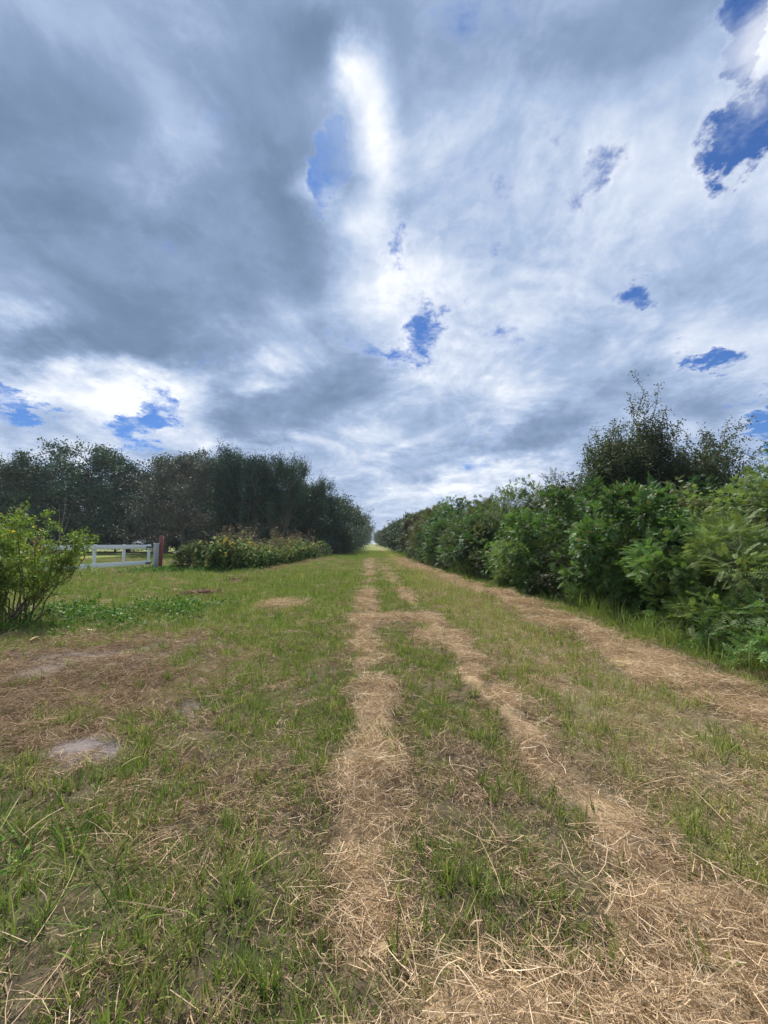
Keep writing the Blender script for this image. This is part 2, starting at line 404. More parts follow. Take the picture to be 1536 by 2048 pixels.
def zones(x, y):
    """how much cut hay, brown thatch, green growth and bare sand there is at a place"""
    x, y = np.asarray(x, float), np.asarray(y, float)
    wob = (fbm(x, y, 1.1, 3, 3) - 0.5) * 0.5
    rag = fbm(x, y, 0.45, 4, 9)
    far = sstep(y, 25, 70)
    lump = sstep(fbm(x, y, 0.7, 3, 21), 0.34, 0.6)
    c0 = 0.08 - 0.022 * np.minimum(y, 11)
    s0 = np.exp(-((x + wob * .5 - c0) / 0.17) ** 2) * (0.3 + 0.85 * lump)
    s1 = np.exp(-((x + wob * .6 - path_c1(y)) / 0.165) ** 2) * (0.12 + 1.05 * lump) * (1 - 0.5 * sstep(y, 16, 30))
    s2 = np.exp(-((x + wob - path_c2(y)) / 0.42) ** 2) * (0.75 + 0.4 * lump)
    cross = np.exp(-((y + wob - 7.6 - 0.25 * x) / 0.45) ** 2) * sstep(x, -0.7, -0.2) * (1 - sstep(x, 1.1, 1.5))
    rnd_ = np.exp(-(((x - 1.05) / 0.42) ** 2 + ((y - 6.1) / 0.6) ** 2))
    tan = np.exp(-(((x + 2.04) / 0.55) ** 2 + ((y - 9.3) / 0.75) ** 2)) * 1.1
    bot = (1 - sstep(y + wob * .5, 1.36, 1.52)) * sstep(x, -0.1, 0.35)
    bot = np.maximum(bot, (1 - sstep(np.hypot((x - 1.25) / 0.42, (y - 1.5) / 0.35), 0.6, 1.2)) * 0.8)
    straw = np.clip(np.maximum.reduce([s0, s1, s2, cross * .8, rnd_, tan, bot]) * (0.55 + 0.75 * rag), 0, 1)
    straw *= 1 - 0.35 * far
    # the worn corner on the left: brown thatch and sand
    e = np.hypot((x + 3.5 + 0.25 * (y - 4)) / 2.0, (y - 4.2) / 2.0)
    brown = .85 * (1 - sstep(e + (rag - .5) * 1.3 + wob * .5, 0.45, 1.25))
    brown = np.maximum(brown, np.exp(-(((x + 4.9) / 0.5) ** 2 + ((y - 11.6) / 0.5) ** 2)) * 1.2)
    brown = np.maximum(brown, 0.7 * np.exp(-((x + 5.4 - 0.06 * (y - 20) - wob) / 0.35) ** 2) * sstep(y, 14, 17) * (1 - sstep(y, 40, 50)))
    brown = np.maximum(brown, 0.35 * sstep(-x - wob, 2.2, 2.8) * (1 - sstep(-x, 5, 6)) * sstep(y, 5, 5.6) * (1 - sstep(y + wob, 6.3, 7.2)))
    brown = np.clip(brown, 0, 1)
    def spot(cx, cy, rx, ry, k=1.0):
        q = np.hypot((x - cx) / rx, (y - cy) / ry) + (rag - 0.5) * 1.1 + (fbm(x, y, 0.12, 3, 77) - .5) * .6
        return k * (1 - sstep(q, 0.45, 1.1))
    dirt = np.maximum.reduce([spot(-1.95, 3.03, 0.36, 0.27), spot(-1.62, 3.72, 0.17, 0.16, .9), spot(-3.9, 5.2, 1.5, 0.6, .55), spot(-3.0, 5.9, 0.9, 0.4, .35)])
    worn = np.exp(-((x - 2.2 + wob) / 0.75) ** 2) * (1 - far * .5)         # pale dry verge right of the wheel tracks
    green = 0.5 + 0.9 * (fbm(x, y, 0.9, 4, 5) - 0.45)
    green += 0.5 * sstep(-x, 0.5, 1.3) * sstep(y, 5.5, 9) + 0.25 * sstep(y, 9, 14)
    green += 0.35 * np.exp(-(((x + 1.5) / 0.7) ** 2 + ((y - 1.7) / 0.6) ** 2))
    green += 0.3 * np.exp(-((x + 1.1) / 0.45) ** 2) * sstep(y, 6, 10)
    green = np.clip(green - 0.55 * brown - 0.75 * straw - 0.12 * worn * (1 - straw), 0.03, 1)
    lawn = sstep(-x, 5.6, 6.6) * sstep(y, 12, 15)
    green = np.maximum(green, 0.95 * lawn * (1 - brown))
    green = np.maximum(green, 0.8 * sstep(y, 45, 90) * (1 - straw))
    green = np.clip(green * (1 - dirt), 0, 1)
    return straw, brown, green, dirt, worn

def height(x, y, z=None):
    x, y = np.asarray(x, float), np.asarray(y, float)
    st, br, gr, di, wo = zones(x, y) if z is None else z
    near = 1 - sstep(y, 14, 40)
    h = (0.05 * (fbm(x, y, 1.8, 3, 31) - .5) + 0.075 * (fbm(x, y, 0.3, 3, 41) - .5)) * near
    h = h + near * (.45 + .55 * sstep(y, 1.4, 2.4)) * st * (0.03 + 0.10 * sstep(fbm(x, y, 0.5, 2, 51), .25, .75)) - 0.02 * di * near
    h = h - 0.22 * sstep(x - hedge_edge(y), -0.6, 1.5) * (1 - sstep(y, 20, 45))
    return h

def build_ground():
    def axis(lo, hi, step, far, grow, far_lo=None):
        a = list(np.arange(lo, hi + 1e-6, step)); d = step
        while a[-1] < far: d = min(d * grow, 500); a.append(a[-1] + d)
        b = []; d = step; p = lo
        while p > -(far_lo or far): d = min(d * grow, 500); p -= d; b.append(p)
        return np.array(b[::-1] + a)
    xs = axis(-5.6, 5.0, 0.045, 3500, 1.07); ys = axis(0.8, 9.0, 0.045, 6000, 1.045, 1500)
    X, Y = np.meshgrid(xs, ys); z = zones(X, Y); H = height(X, Y, z)
    n, m = X.shape
    v = np.stack([X, Y, H], -1).reshape(-1, 3)
    i = np.arange(n - 1)[:, None] * m + np.arange(m - 1)[None]
    q = np.stack([i, i + 1, i + m + 1, i + m], -1).reshape(-1, 4)
    st, br, gr, di, wo = z
    mat, nt, out = new_mat('field_ground')
    A = {k: attr(k) for k in ('straw', 'brown', 'turf', 'dirt', 'worn')}
    geo = nt.nodes.new('ShaderNodeNewGeometry'); P = NX(geo.outputs['Position'])
    n1 = nx_noise(P, 14, 6, 0.7, dims='3D'); n2 = nx_noise(P, 1.3, 5, 0.6, dims='3D')
    streak = nx_noise(NX.v('MULTIPLY', P, (1.6, 0.35, 1)), 2.0, 5, 0.65, dims='3D')
    soil = nx_mix(n1, (0.026, 0.021, 0.015), (0.075, 0.06, 0.042))
    thatch = nx_mix(n1, (0.06, 0.047, 0.029), (0.19, 0.15, 0.095))
    hay = nx_mix(n1, (0.2, 0.14, 0.08), (0.48, 0.345, 0.21))
    olive = nx_mix(streak, (0.125, 0.155, 0.045), (0.25, 0.275, 0.095))
    sand = nx_mix(n1, (0.13, 0.108, 0.1), (0.26, 0.225, 0.212))
    cover = nx_smooth(n2 + (n1 - 0.5) * 0.8, 0.3, 0.7)
    col = nx_mix(cover * 0.75, soil, thatch)
    col = nx_mix(nx_smooth(A['turf'] + (n1 - 0.5) * 0.5, 0.1, 0.75), col, olive)
    col = nx_mix(A['worn'] * 0.5, col, nx_mix(n1, (0.13, 0.115, 0.055), (0.33, 0.285, 0.155)))
    col = nx_mix(A['brown'] * 0.85, col, nx_mix(n1, (0.075, 0.05, 0.03), (0.25, 0.17, 0.1)))
    col = nx_mix(nx_smooth(A['straw'] + (n1 - 0.5) * 0.4, 0.15, 0.7), col, hay)
    col = nx_mix(A['dirt'], col, sand)
    bs = nt.nodes.new('ShaderNodeBsdfPrincipled'); bs.inputs['Roughness'].default_value = 0.95
    bs.inputs['Specular IOR Level'].default_value = 0.1
    NX.put(bs.inputs['Base Color'], col)
    bp = nt.nodes.new('ShaderNodeBump'); bp.inputs['Strength'].default_value = 0.8; bp.inputs['Distance'].default_value = 0.03
    NX.put(bp.inputs['Height'], n1); nt.links.new(bp.outputs[0], bs.inputs['Normal'])
    nt.links.new(bs.outputs[0], out.inputs[0])
    me = make_mesh('ground', v, q, {'straw': st.ravel(), 'brown': br.ravel(), 'turf': (gr * (0.25 + 0.75 * sstep(Y, 5, 13))).ravel(), 'dirt': di.ravel(), 'worn': wo.ravel()}, mat, True)
    o = mesh_object('ground', me)
    o['kind'] = 'structure'; o['label'] = 'mown field track with strips of cut hay and a lawn beyond'
build_ground()

# ------------------------------------------------------------------ stuff scattered over the ground
def scatter(name, label, pts, rot, scl, tint, idx, protos):
    """ONE object of stuff: clumps set on points by geometry nodes"""
    n = len(pts)
    me = bpy.data.meshes.new(name)
    me.vertices.add(n); me.vertices.foreach_set('co', np.ascontiguousarray(pts, np.float32).ravel())
    for nm, ty, key, a in (('rot', 'FLOAT_VECTOR', 'vector', rot), ('scl', 'FLOAT', 'value', scl), ('tint', 'FLOAT', 'value', tint)):
        at = me.attributes.new(nm, ty, 'POINT'); at.data.foreach_set(key, np.ascontiguousarray(a, np.float32).ravel())
    at = me.attributes.new('idx', 'INT', 'POINT'); at.data.foreach_set('value', np.ascontiguousarray(idx, np.int32))
    me.update()
    o = mesh_object(name, me)
    col = bpy.data.collections.new(name + '_clumps')
    for k, pm in enumerate(protos):
        po = bpy.data.objects.new('%s_clump_%02d' % (name, k), pm); col.objects.link(po)
    g = bpy.data.node_groups.new(name + '_spread', 'GeometryNodeTree')
    g.interface.new_socket('Geometry', in_out='INPUT', socket_type='NodeSocketGeometry')
    g.interface.new_socket('Geometry', in_out='OUTPUT', socket_type='NodeSocketGeometry')
    N = g.nodes
    gi, go = N.new('NodeGroupInput'), N.new('NodeGroupOutput')
    ci = N.new('GeometryNodeCollectionInfo'); ci.inputs['Collection'].default_value = col
    ci.inputs['Separate Children'].default_value = True; ci.inputs['Reset Children'].default_value = True
    ip = N.new('GeometryNodeInstanceOnPoints'); ip.inputs['Pick Instance'].default_value = True
    def named(nm, ty):
        a = N.new('GeometryNodeInputNamedAttribute'); a.data_type = ty; a.inputs['Name'].default_value = nm
        return a.outputs['Attribute']
    L = g.links.new
    L(gi.outputs[0], ip.inputs['Points']); L(ci.outputs[0], ip.inputs['Instance'])
    L(named('idx', 'INT'), ip.inputs['Instance Index']); L(named('rot', 'FLOAT_VECTOR'), ip.inputs['Rotation'])
    L(named('scl', 'FLOAT'), ip.inputs['Scale']); L(ip.outputs[0], go.inputs[0])
    md = o.modifiers.new('spread', 'NODES'); md.node_group = g
    o['kind'] = 'stuff'; o['label'] = label
    return o

def spread_points(rng, density, bands):
    """random ground points: density(x, y, zones) per square metre"""
    out = []
    for y0, y1, cap in bands:
        xl, xr = -(1.12 * y1 + 1.2), min(1.12 * y1 + 1.2, 7.0)
        xl = max(xl, -26)
        n = int((xr - xl) * (y1 - y0) * cap)
        x, y = rng.uniform(xl, xr, n), rng.uniform(y0, y1, n)
        keep = np.abs(x) < 1.12 * y + 1.2
        x, y = x[keep], y[keep]
        z = zones(x, y); d = density(x, y, z)
        k = rng.uniform(size=len(x)) * cap < d
        out.append(np.stack([x[k], y[k], height(x[k], y[k])], 1))
    return np.concatenate(out)

def straw_proto(rng, n, rad, lmin, lmax, w, lift, flat=0.25, mat=None):
    a = Acc(); th = rng.normal(0, .9, n) + np.where(rng.uniform(size=n) < .5, 0, np.pi); L = lmin + (lmax - lmin) * rng.uniform(size=n) ** 1.7
    rr = rad * np.sqrt(rng.uniform(size=n)); ph = rng.uniform(0, 2 * np.pi, n)
    d = np.stack([np.cos(th), np.sin(th), rng.normal(0, flat, n)], 1)
    d1 = d + np.stack([rng.normal(0, .55, n), rng.normal(0, .55, n), rng.normal(-0.12, flat * .7, n)], 1)
    c = np.stack([rr * np.cos(ph), rr * np.sin(ph), rng.uniform(0.002, lift, n) * (1.1 - (rr / rad) ** 2)], 1)
    base = c - unit(d) * L[:, None] * 0.5
    base[:, 2] = np.maximum(base[:, 2], 0.0)
    side = np.cross(d, rand_unit(rng, n))
    ribbons(a, base, d, d1, side, L, rng.uniform(.6, 1.3, n) * w, rng.uniform(size=n), 0.5)
    return a.mesh('hay_clump', mat)

def tuft_proto(rng, n, rad, lmin, lmax, w, lean=0.35, mat=None):
    a = Acc(); ph = rng.uniform(0, 2 * np.pi, n); rr = rad * np.sqrt(rng.uniform(size=n))
    L = rng.uniform(lmin, lmax, n)
    out = np.stack([np.cos(ph), np.sin(ph), np.zeros(n)], 1)
    base = out * rr[:, None]; ln = np.abs(rng.normal(0, lean, n))[:, None]
    d0 = out * ln + [0, 0, 1.0] + rng.normal(0, .08, (n, 3)); d1 = out * ln * 3.2 + [0, 0, .85] + rng.normal(0, .15, (n, 3))
    ribbons(a, base, d0, d1, rng.normal(size=(n, 3)) * [1, 1, 0.1], L, rng.uniform(.7, 1.3, n) * w, rng.uniform(size=n), 0.15)
    return a.mesh('grass_tuft', mat)

def sprig_proto(rng, n, rad, h, l, w, mat):
    a = Acc(); ph = rng.uniform(0, 2 * np.pi, n); rr = rad * np.sqrt(rng.uniform(size=n))
    p = np.stack([rr * np.cos(ph), rr * np.sin(ph), rng.uniform(0.15, 1, n) * h * (1 - .6 * (rr / rad) ** 2)], 1)
    d = np.stack([np.cos(ph), np.sin(ph), rng.normal(.2, .4, n)], 1) + rng.normal(0, .5, (n, 3))
    leaves(a, p, d, np.array([0, 0, 1.0]) + rng.normal(0, .4, (n, 3)), rng.uniform(.6, 1.2, n) * l, rng.uniform(.7, 1.2, n) * w, rng.uniform(size=n), 0.12)
    k = max(4, n // 8); b = np.stack([rr[:k] * np.cos(ph[:k]) * .4, rr[:k] * np.sin(ph[:k]) * .4, np.zeros(k)], 1)
    ribbons(a, b, p[:k] - b, p[:k] - b, rng.normal(size=(k, 3)), np.linalg.norm(p[:k] - b, axis=1), 0.004, 0.3)
    return a.mesh('weed_sprig', mat)

def build_scatter():
    rng = np.random.default_rng(11)
    patchy = lambda x, y, sd, k=.75: 1 - k + k * 1.9 * sstep(fbm(x, y, .22, 3, sd), .36, .62) * (1 - sstep(y, 9, 14)) + k * sstep(y, 9, 14)
    near_scale = lambda y: np.maximum(1.0, (y / 5.0)) ** 0.62
    def finish(name, label, pts, protos, tint, smin=.75, smax=1.25, tilt=0.15):
        n = len(pts)
        rot = np.stack([rng.normal(0, tilt, n), rng.normal(0, tilt, n), rng.uniform(0, 2 * np.pi, n)], 1)
        scl = rng.uniform(smin, smax, n) * near_scale(pts[:, 1])
        return scatter(name, label, pts, rot, scl, np.clip(tint, 0, 1), rng.integers(0, len(protos), n), protos)
    fall = lambda y: np.minimum(1.0, (5.0 / np.maximum(y, .1)) ** 1.25)
    bands = [(0.75, 2, 320), (2, 4, 320), (4, 7, 300), (7, 12, 190), (12, 20, 100), (20, 36, 50)]
    # thatch: short dead bits everywhere
    P = [straw_proto(rng, 56, 0.14, 0.02, 0.10, 0.0026, 0.018, 0.14, M_STRAW) for _ in range(6)]
    pts = spread_points(rng, lambda x, y, z: (85 + 45 * (1 - sstep(y, 2.5, 4)) + 40 * z[0] + 85 * z[1] + 50 * z[4]) * (1 - .93 * z[3]) * (1 - .6 * sstep(z[2], .6, .95)) * fall(y) * patchy(x, y, 301, .55), bands)
    z = zones(pts[:, 0], pts[:, 1])
    t = 0.42 + .25 * z[0] - .27 * z[1] + .12 * z[4] + rng.normal(0, .1, len(pts))
    finish('thatch', 'short dead bits of straw lying flat between the grass', pts, P, t)
    # hay: long stems heaped into rows
    P = [straw_proto(rng, 96, 0.15, 0.03, 0.19, 0.0024, 0.045, 0.15, M_STRAW) for _ in range(8)]
    pts = spread_points(rng, lambda x, y, z: (95 * sstep(z[0] + .14 * (1 - sstep(y, 2, 3)), .28, .82) + 8 + 48 * z[1]) * fall(y) * patchy(x, y, 311, .6), bands)
    z = zones(pts[:, 0], pts[:, 1])
    t = 0.47 + .22 * z[0] - .2 * z[1] + rng.normal(0, .09, len(pts))
    pts[:, 2] += rng.uniform(0, .035, len(pts)) * z[0]
    finish('cut_hay', 'tan cut hay lying in long rows along the mown track', pts, P, t, .7, 1.25, .2)
    # loose long stems
    P = [straw_proto(rng, 6, 0.2, 0.08, 0.3, 0.0024, 0.07, 0.26, M_STRAW) for _ in range(6)]
    pts = spread_points(rng, lambda x, y, z: (9 + 30 * np.exp(-(((x + 1.1) / .8) ** 2 + ((y - 1.6) / .7) ** 2)) + 16 * z[0]) * fall(y), bands[:4])
    finish('loose_stems', 'long loose straw stems strewn over the near grass', pts, P, .62 + rng.normal(0, .12, len(pts)), .7, 1.2, .2)
    # short living grass
    P = [tuft_proto(rng, 30, 0.08, 0.02, 0.06, 0.003, .6, M_BLADE) for _ in range(6)]
    pts = spread_points(rng, lambda x, y, z: 215 * sstep(z[2], .08, .75) * fall(y) * patchy(x, y, 321, .6), bands + [(36, 72, 20)])
    z = zones(pts[:, 0], pts[:, 1])
    t = .62 - .2 * z[2] + .22 * z[4] + .25 * z[1] + .15 * z[0] + 0.5 * (fbm(pts[:, 0], pts[:, 1], .7, 3, 91) - .5) + rng.normal(0, .08, len(pts))
    t = t - .12 * (1 - sstep(pts[:, 1], 2.2, 4.5)) * sstep(-pts[:, 0], -.2, .6)
    finish('short_grass', 'short mixed green and yellow grass over the whole track', pts, P, t)
    # upright green tufts that grew back after mowing
    P = [tuft_proto(rng, 12, 0.03, 0.04, 0.13, 0.005, .24, M_BLADE) for _ in range(8)]
    pts = spread_points(rng, lambda x, y, z: 150 * sstep(fbm(x, y, .3, 3, 61) + .35 * z[2], .5, .78) * (1 - .85 * sstep(z[0], .2, .6)) * (1 - z[3]) * (1 - .85 * z[1]) * fall(y) * (1 - .6 * sstep(-x, 5, 7)), bands[:5])
    t = .42 + .2 * np.exp(-((pts[:, 0] - 2.2) / .8) ** 2) + rng.normal(0, .1, len(pts))
    finish('grass_tufts', 'fresh green grass tufts standing up from the mown track', pts, P, t, .6, 1.2, .1)
    # wispy pale uncut blades on the right verge
    P = [tuft_proto(rng, 14, 0.06, 0.1, 0.24, 0.003, .5, M_BLADE) for _ in range(5)]
    pts = spread_points(rng, lambda x, y, z: (60 * sstep(z[4], .3, .9) * sstep(fbm(x, y, .6, 3, 71), .4, .65) * (1 - z[0]) + 30 * np.exp(-((x + 2.6) / .8) ** 2) * np.exp(-((y - 8.3) / .9) ** 2)) * fall(y), bands[:5])
    finish('pale_grass', 'pale wispy seeding grass along the dry verge', pts, P, .72 + rng.normal(0, .1, len(pts)), .7, 1.2, .2)
    # long lush blades, lower left corner
    P = [tuft_proto(rng, 16, 0.06, 0.1, 0.24, 0.005, .9, M_BLADE) for _ in range(5)]
    pts = spread_points(rng, lambda x, y, z: 40 * np.exp(-(((x + 1.55) / .55) ** 2 + ((y - 1.75) / .5) ** 2)), bands[:2])
    finish('long_grass', 'long limp green grass in the nearest left corner', pts, P, .3 + rng.normal(0, .12, len(pts)), .6, 1.1, .3)
    # tall grass and ferny growth at the foot of the hedge
    P = [tuft_proto(rng, 26, 0.1, 0.16, 0.5, 0.007, .5, M_BLADE) for _ in range(6)]
    def dens(x, y, z):
        e = x - hedge_edge(y)
        return 34 * sstep(e + (fbm(x, y, .6, 2, 81) - .5) * .7, -.3, .15) * (1 - sstep(e, 1.3, 2.0)) * (1 - .95 * sstep(y, 8.5, 11)) * fall(y)
    pts = spread_points(rng, dens, bands[1:6])
    t = .25 + .25 * (fbm(pts[:, 0], pts[:, 1], .8, 2, 83)) + rng.normal(0, .1, len(pts))
    o = finish('verge_grass', 'tall green grass along the foot of the hedge', pts, P, t, .5, 1.1, .12)
    # low leafy weeds: under the flowering bush and along the gate post
    P = [sprig_proto(rng, 42, 0.16, 0.2, 0.05, 0.03, M_WEED) for _ in range(5)]
    def weeds(x, y, z):
        k = .25 + 1.2 * sstep(fbm(x, y, .5, 3, 331), .35, .65)
        a = np.exp(-(((x + 5.8) / 1.3) ** 2 + ((y - 7.9) / .9) ** 2)) * 50 * k
        b = np.exp(-(((x + 4.3) / .9) ** 2 + ((y - 8.6) / .8) ** 2)) * 26 * k
        d = np.exp(-(((x + 9.6) / 1.9) ** 2 + ((y - 20.9) / .9) ** 2)) * 75
        e = np.exp(-(((x + 7.3) / .9) ** 2 + ((y - 21) / 1.0) ** 2)) * 30
        f = 14 * sstep(x - hedge_edge(y), -.1, .4) * (1 - sstep(x - hedge_edge(y), 1, 1.6)) * (1 - sstep(y, 14, 24))
        g = 26 * np.exp(-(((x + 1.75) / .3) ** 2 + ((y - 2.05) / .3) ** 2))
        return a + b + d + e + f + g
    pts = spread_points(rng, weeds, [(1.4, 2, 60), (2, 7, 60), (7, 12, 60), (12, 18, 30), (18, 24, 85)])
    n = len(pts); rot = np.stack([rng.normal(0, .2, n), rng.normal(0, .2, n), rng.uniform(0, 6.28, n)], 1)
    scatter('weeds', 'low leafy green weeds under the flowering bush, by the gate post and at the hedge foot', pts, rot, rng.uniform(.5, 1.25, n) * (1 + .45 * (pts[:, 1] > 16)) * np.where((pts[:, 1] < 3) & (pts[:, 0] < 0), .45, 1) * np.where((pts[:, 1] < 12) & (pts[:, 0] < -3), rng.uniform(.55, 1.7, n), 1), rng.uniform(size=n), rng.integers(0, 5, n), P)

def weed_mat():
    m, nt, out = new_mat('weed_leaf')
    t = attr('tint', 'INSTANCER'); r = attr('rnd')
    col = nx_ramp(NX.m('MULTIPLY_ADD', r, .5, t * .5), [(0, (.03, .085, .014)), (.5, (.065, .16, .02)), (.85, (.13, .23, .035)), (1, (.25, .25, .07))])
    leafy(nt, out, col, .3); return m
M_WEED = weed_mat()
build_scatter()

# ------------------------------------------------------------------ trees and shrubs
def curve(p0, p1, rng, n=5, sag=0.0, wob=0.06):
    t = np.linspace(0, 1, n)[:, None]; p0, p1 = np.asarray(p0, float), np.asarray(p1, float)
    L = np.linalg.norm(p1 - p0); p = p0 + (p1 - p0) * t
    p[1:-1] += rng.normal(0, wob * L, (n - 2, 3))
    p[:, 2] += sag * L * 4 * (t * (1 - t))[:, 0]
    return p

def grow_tree(seed, H, base, rx, limbs=16, subs=6, per_tip=60, clump=0.7, leaf=(0.16, 0.09), r0=0.22, style='round', lean=0.0, trunks=1):
    """tapered trunk, limbs and branches; leaves in clumps round the branch ends"""
    rng = np.random.default_rng(seed); wood, crown = Acc(), Acc(); tips = []
    for k in range(trunks):
        off = np.array([rng.normal(0, .5), rng.normal(0, .5), 0]) * (trunks > 1)
        top = np.array([lean + rng.normal(0, .04 * H), rng.normal(0, .04 * H), H * (.86 if style != 'spire' else .99)]) + off
        tr = curve(off, top, rng, 9, 0, .012); tube(wood, tr, np.linspace(r0 * 1.15, r0 * .12, 9) * np.r_[1.25, np.ones(8)], 8)
        for i in range(limbs // trunks):
            f = (i + rng.uniform(0, 1)) / (limbs // trunks)
            zc = base + f * (H * .93 - base); t = zc / top[2]
            st = np.array([np.interp(t * .92, np.linspace(0, 1, 9), tr[:, c]) for c in range(3)])
            az = i * 2.39996 + rng.uniform(-.4, .4)
            if style == 'round': rad = rx * math.sqrt(max(.05, 1 - (2 * f - .85) ** 2 / 1.5)) * rng.uniform(.7, 1.08); rise = rad * rng.uniform(.05, .55)
            elif style == 'upright': rad = rx * (1 - .55 * f) * rng.uniform(.55, 1.05); rise = rad * rng.uniform(.9, 1.9)
            elif style == 'spire': rad = rx * (1.02 - f) * rng.uniform(.75, 1.1); rise = rad * rng.uniform(.0, .35)
            else: rad = rx * math.sqrt(max(.06, 1 - (1.6 * f - .6) ** 2)) * rng.uniform(.7, 1.1); rise = rad * rng.uniform(-.25, .3)
            en = st + [math.cos(az) * rad, math.sin(az) * rad, rise]
            if style != 'spire': en[2] = min(en[2], H * rng.uniform(.9, 1.02))
            lb = curve(st, en, rng, 6, .08 if style != 'droop' else .16, .04)
            tube(wood, lb, np.linspace(r0 * .42 * (1 - .5 * f), .012, 6), 5)
            for j in range(subs):
                u = .3 + .7 * (j + rng.uniform()) / subs
                sp = np.array([np.interp(u, np.linspace(0, 1, 6), lb[:, c]) for c in range(3)])
                d = unit(rng.normal(size=3) + unit(en - st) * .8 + [0, 0, .25 if style != 'droop' else -.3] + ([0, 0, 1.2] if style == 'upright' else [0, 0, 0]))
                sl = rad * rng.uniform(.18, .42) + .25
                sb = curve(sp, sp + d * sl, rng, 4, 0, .07); tube(wood, sb, np.linspace(.022, .006, 4), 3)
                tips.append((sp, sb[-1])); 
    A = np.array([t[0] for t in tips]); B = np.array([t[1] for t in tips]); n = len(tips)
    k = np.repeat(np.arange(n), per_tip); m = len(k)
    tone = rng.uniform(.25, .75, n)
    f = rng.uniform(.2, 1.15, m)[:, None]
    p = A[k] + (B[k] - A[k]) * f + rng.normal(size=(m, 3)) * clump * ([.5, .5, .36] if style != 'upright' else [.3, .3, .55])
    p[:, 2] = np.maximum(p[:, 2], .3)
    d = rand_unit(rng, m) + (unit(B - A)[k] * .6) + ([0, 0, -.25] if style != 'upright' else [0, 0, .7])
    leaves(crown, p, d, rand_unit(rng, m) + [0, 0, .9], rng.uniform(.65, 1.35, m) * leaf[0], rng.uniform(.7, 1.25, m) * leaf[1],
           np.clip(tone[k] + rng.normal(0, .2, m), 0, 1))
    return wood.mesh('trunk', M_BARK, True), crown.mesh('crown', M_DARKLEAF)

def grow_shrub(seed, H, Rr, clumps=26, sprays=34, rach=0.22, leaflet=(0.06, 0.022), pairs=5, stems=9, droop=0.0, low=0.08, mat=None):
    """many stems and feathery compound leaves in overlapping clumps"""
    rng = np.random.default_rng(seed); wood, crown = Acc(), Acc()
    g = np.arange(clumps) + .5; th = g * 2.39996 + rng.uniform(-.3, .3, clumps)
    zf = rng.permutation(g / clumps) ** .85
    prof = np.sqrt(np.clip(1 - (1.7 * zf - .7) ** 2, .12, 1)) * rng.uniform(.6, 1.05, clumps)
    C = np.stack([Rr * prof * np.cos(th), Rr * prof * np.sin(th), H * (low + (1 - low) * zf * rng.uniform(.84, 1.0, clumps))], 1)
    cr = rng.uniform(.2, .36, clumps) * Rr * .95
    for s in range(stems):
        c = C[rng.integers(clumps)]; b = np.array([*rng.normal(0, .13 * Rr, 2), 0.0])
        tube(wood, curve(b, c, rng, 6, .04, .05), np.linspace(.03, .006, 6) * (.6 + .3 * H / 2.5), 5)
        for q in range(3):
            c2 = C[np.argsort(((C - c) ** 2).sum(1))[1 + q]]
            tube(wood, curve(b * .4 + c * .6, c2, rng, 4, .03, .06), np.linspace(.012, .004, 4), 4)
    k = np.repeat(np.arange(clumps), sprays); m = len(k)
    nrm = rand_unit(rng, m) + unit(C * [1, 1, .4] / [Rr, Rr, H])[k] * .45 + [0, 0, .3]; nrm = unit(nrm)
    p = C[k] + nrm * cr[k][:, None] * rng.uniform(.35, 1.05, m)[:, None]
    p[:, 2] = np.maximum(p[:, 2], .06)
    D = unit(nrm + rng.normal(0, .45, (m, 3)) + [0, 0, .15 - droop]); up = unit(nrm * .5 + [0, 0, 1.0] + rng.normal(0, .35, (m, 3)))
    side = unit(np.cross(D, up)); up2 = np.cross(side, D); rl = rach * rng.uniform(.6, 1.3, m)
    tone = rng.uniform(.1, .9, clumps)
    tone = np.clip(tone[k] * .65 + rng.uniform(0, .35, m), 0, 1)
    for i in range(pairs):
        t = (i + .8) / (pairs + .3); q = p + D * (rl * t)[:, None] - up2 * (rl * .25 * t * t)[:, None]
        sz = (1 - .35 * abs(t - .45)) * rng.uniform(.8, 1.2, m)
        for sg in (-1, 1):
            leaves(crown, q, D * .55 + side * sg - up2 * .12, up2, leaflet[0] * sz, leaflet[1] * sz, np.clip(tone + rng.normal(0, .06, m), 0, 1), .05)
    leaves(crown, p + D * rl[:, None] * .95 - up2 * (rl * .22)[:, None], D - up2 * .3, up2, leaflet[0], leaflet[1], tone, .05)
    ribbons(crown, p, D, D - up2 * .4, side, rl, .005, tone, .4)
    return wood.mesh('stems', M_TWIG, True), crown.mesh('crown', mat or M_LEAF)

ORD = ['first', 'second', 'third', 'fourth', 'fifth', 'sixth', 'seventh', 'eighth', 'ninth', 'tenth', 'eleventh', 'twelfth', 'thirteenth',
       'fourteenth', 'fifteenth', 'sixteenth', 'seventeenth', 'eighteenth', 'nineteenth', 'twentieth']

def plant(name, label, cat, meshes, loc, rz=0.0, scale=1.0, color=(.06, .1, .03), group=None, parts=('trunk', 'crown'), wood_mat=None):
    x, y = loc[:2]; z = loc[2] if len(loc) > 2 else float(height(x, y)) - .03
    t = thing(name, label, cat, (x, y, z), rz, group, scale)
    for pn, me in zip(parts, meshes): mesh_object(pn, me, t, None, color)
    return t

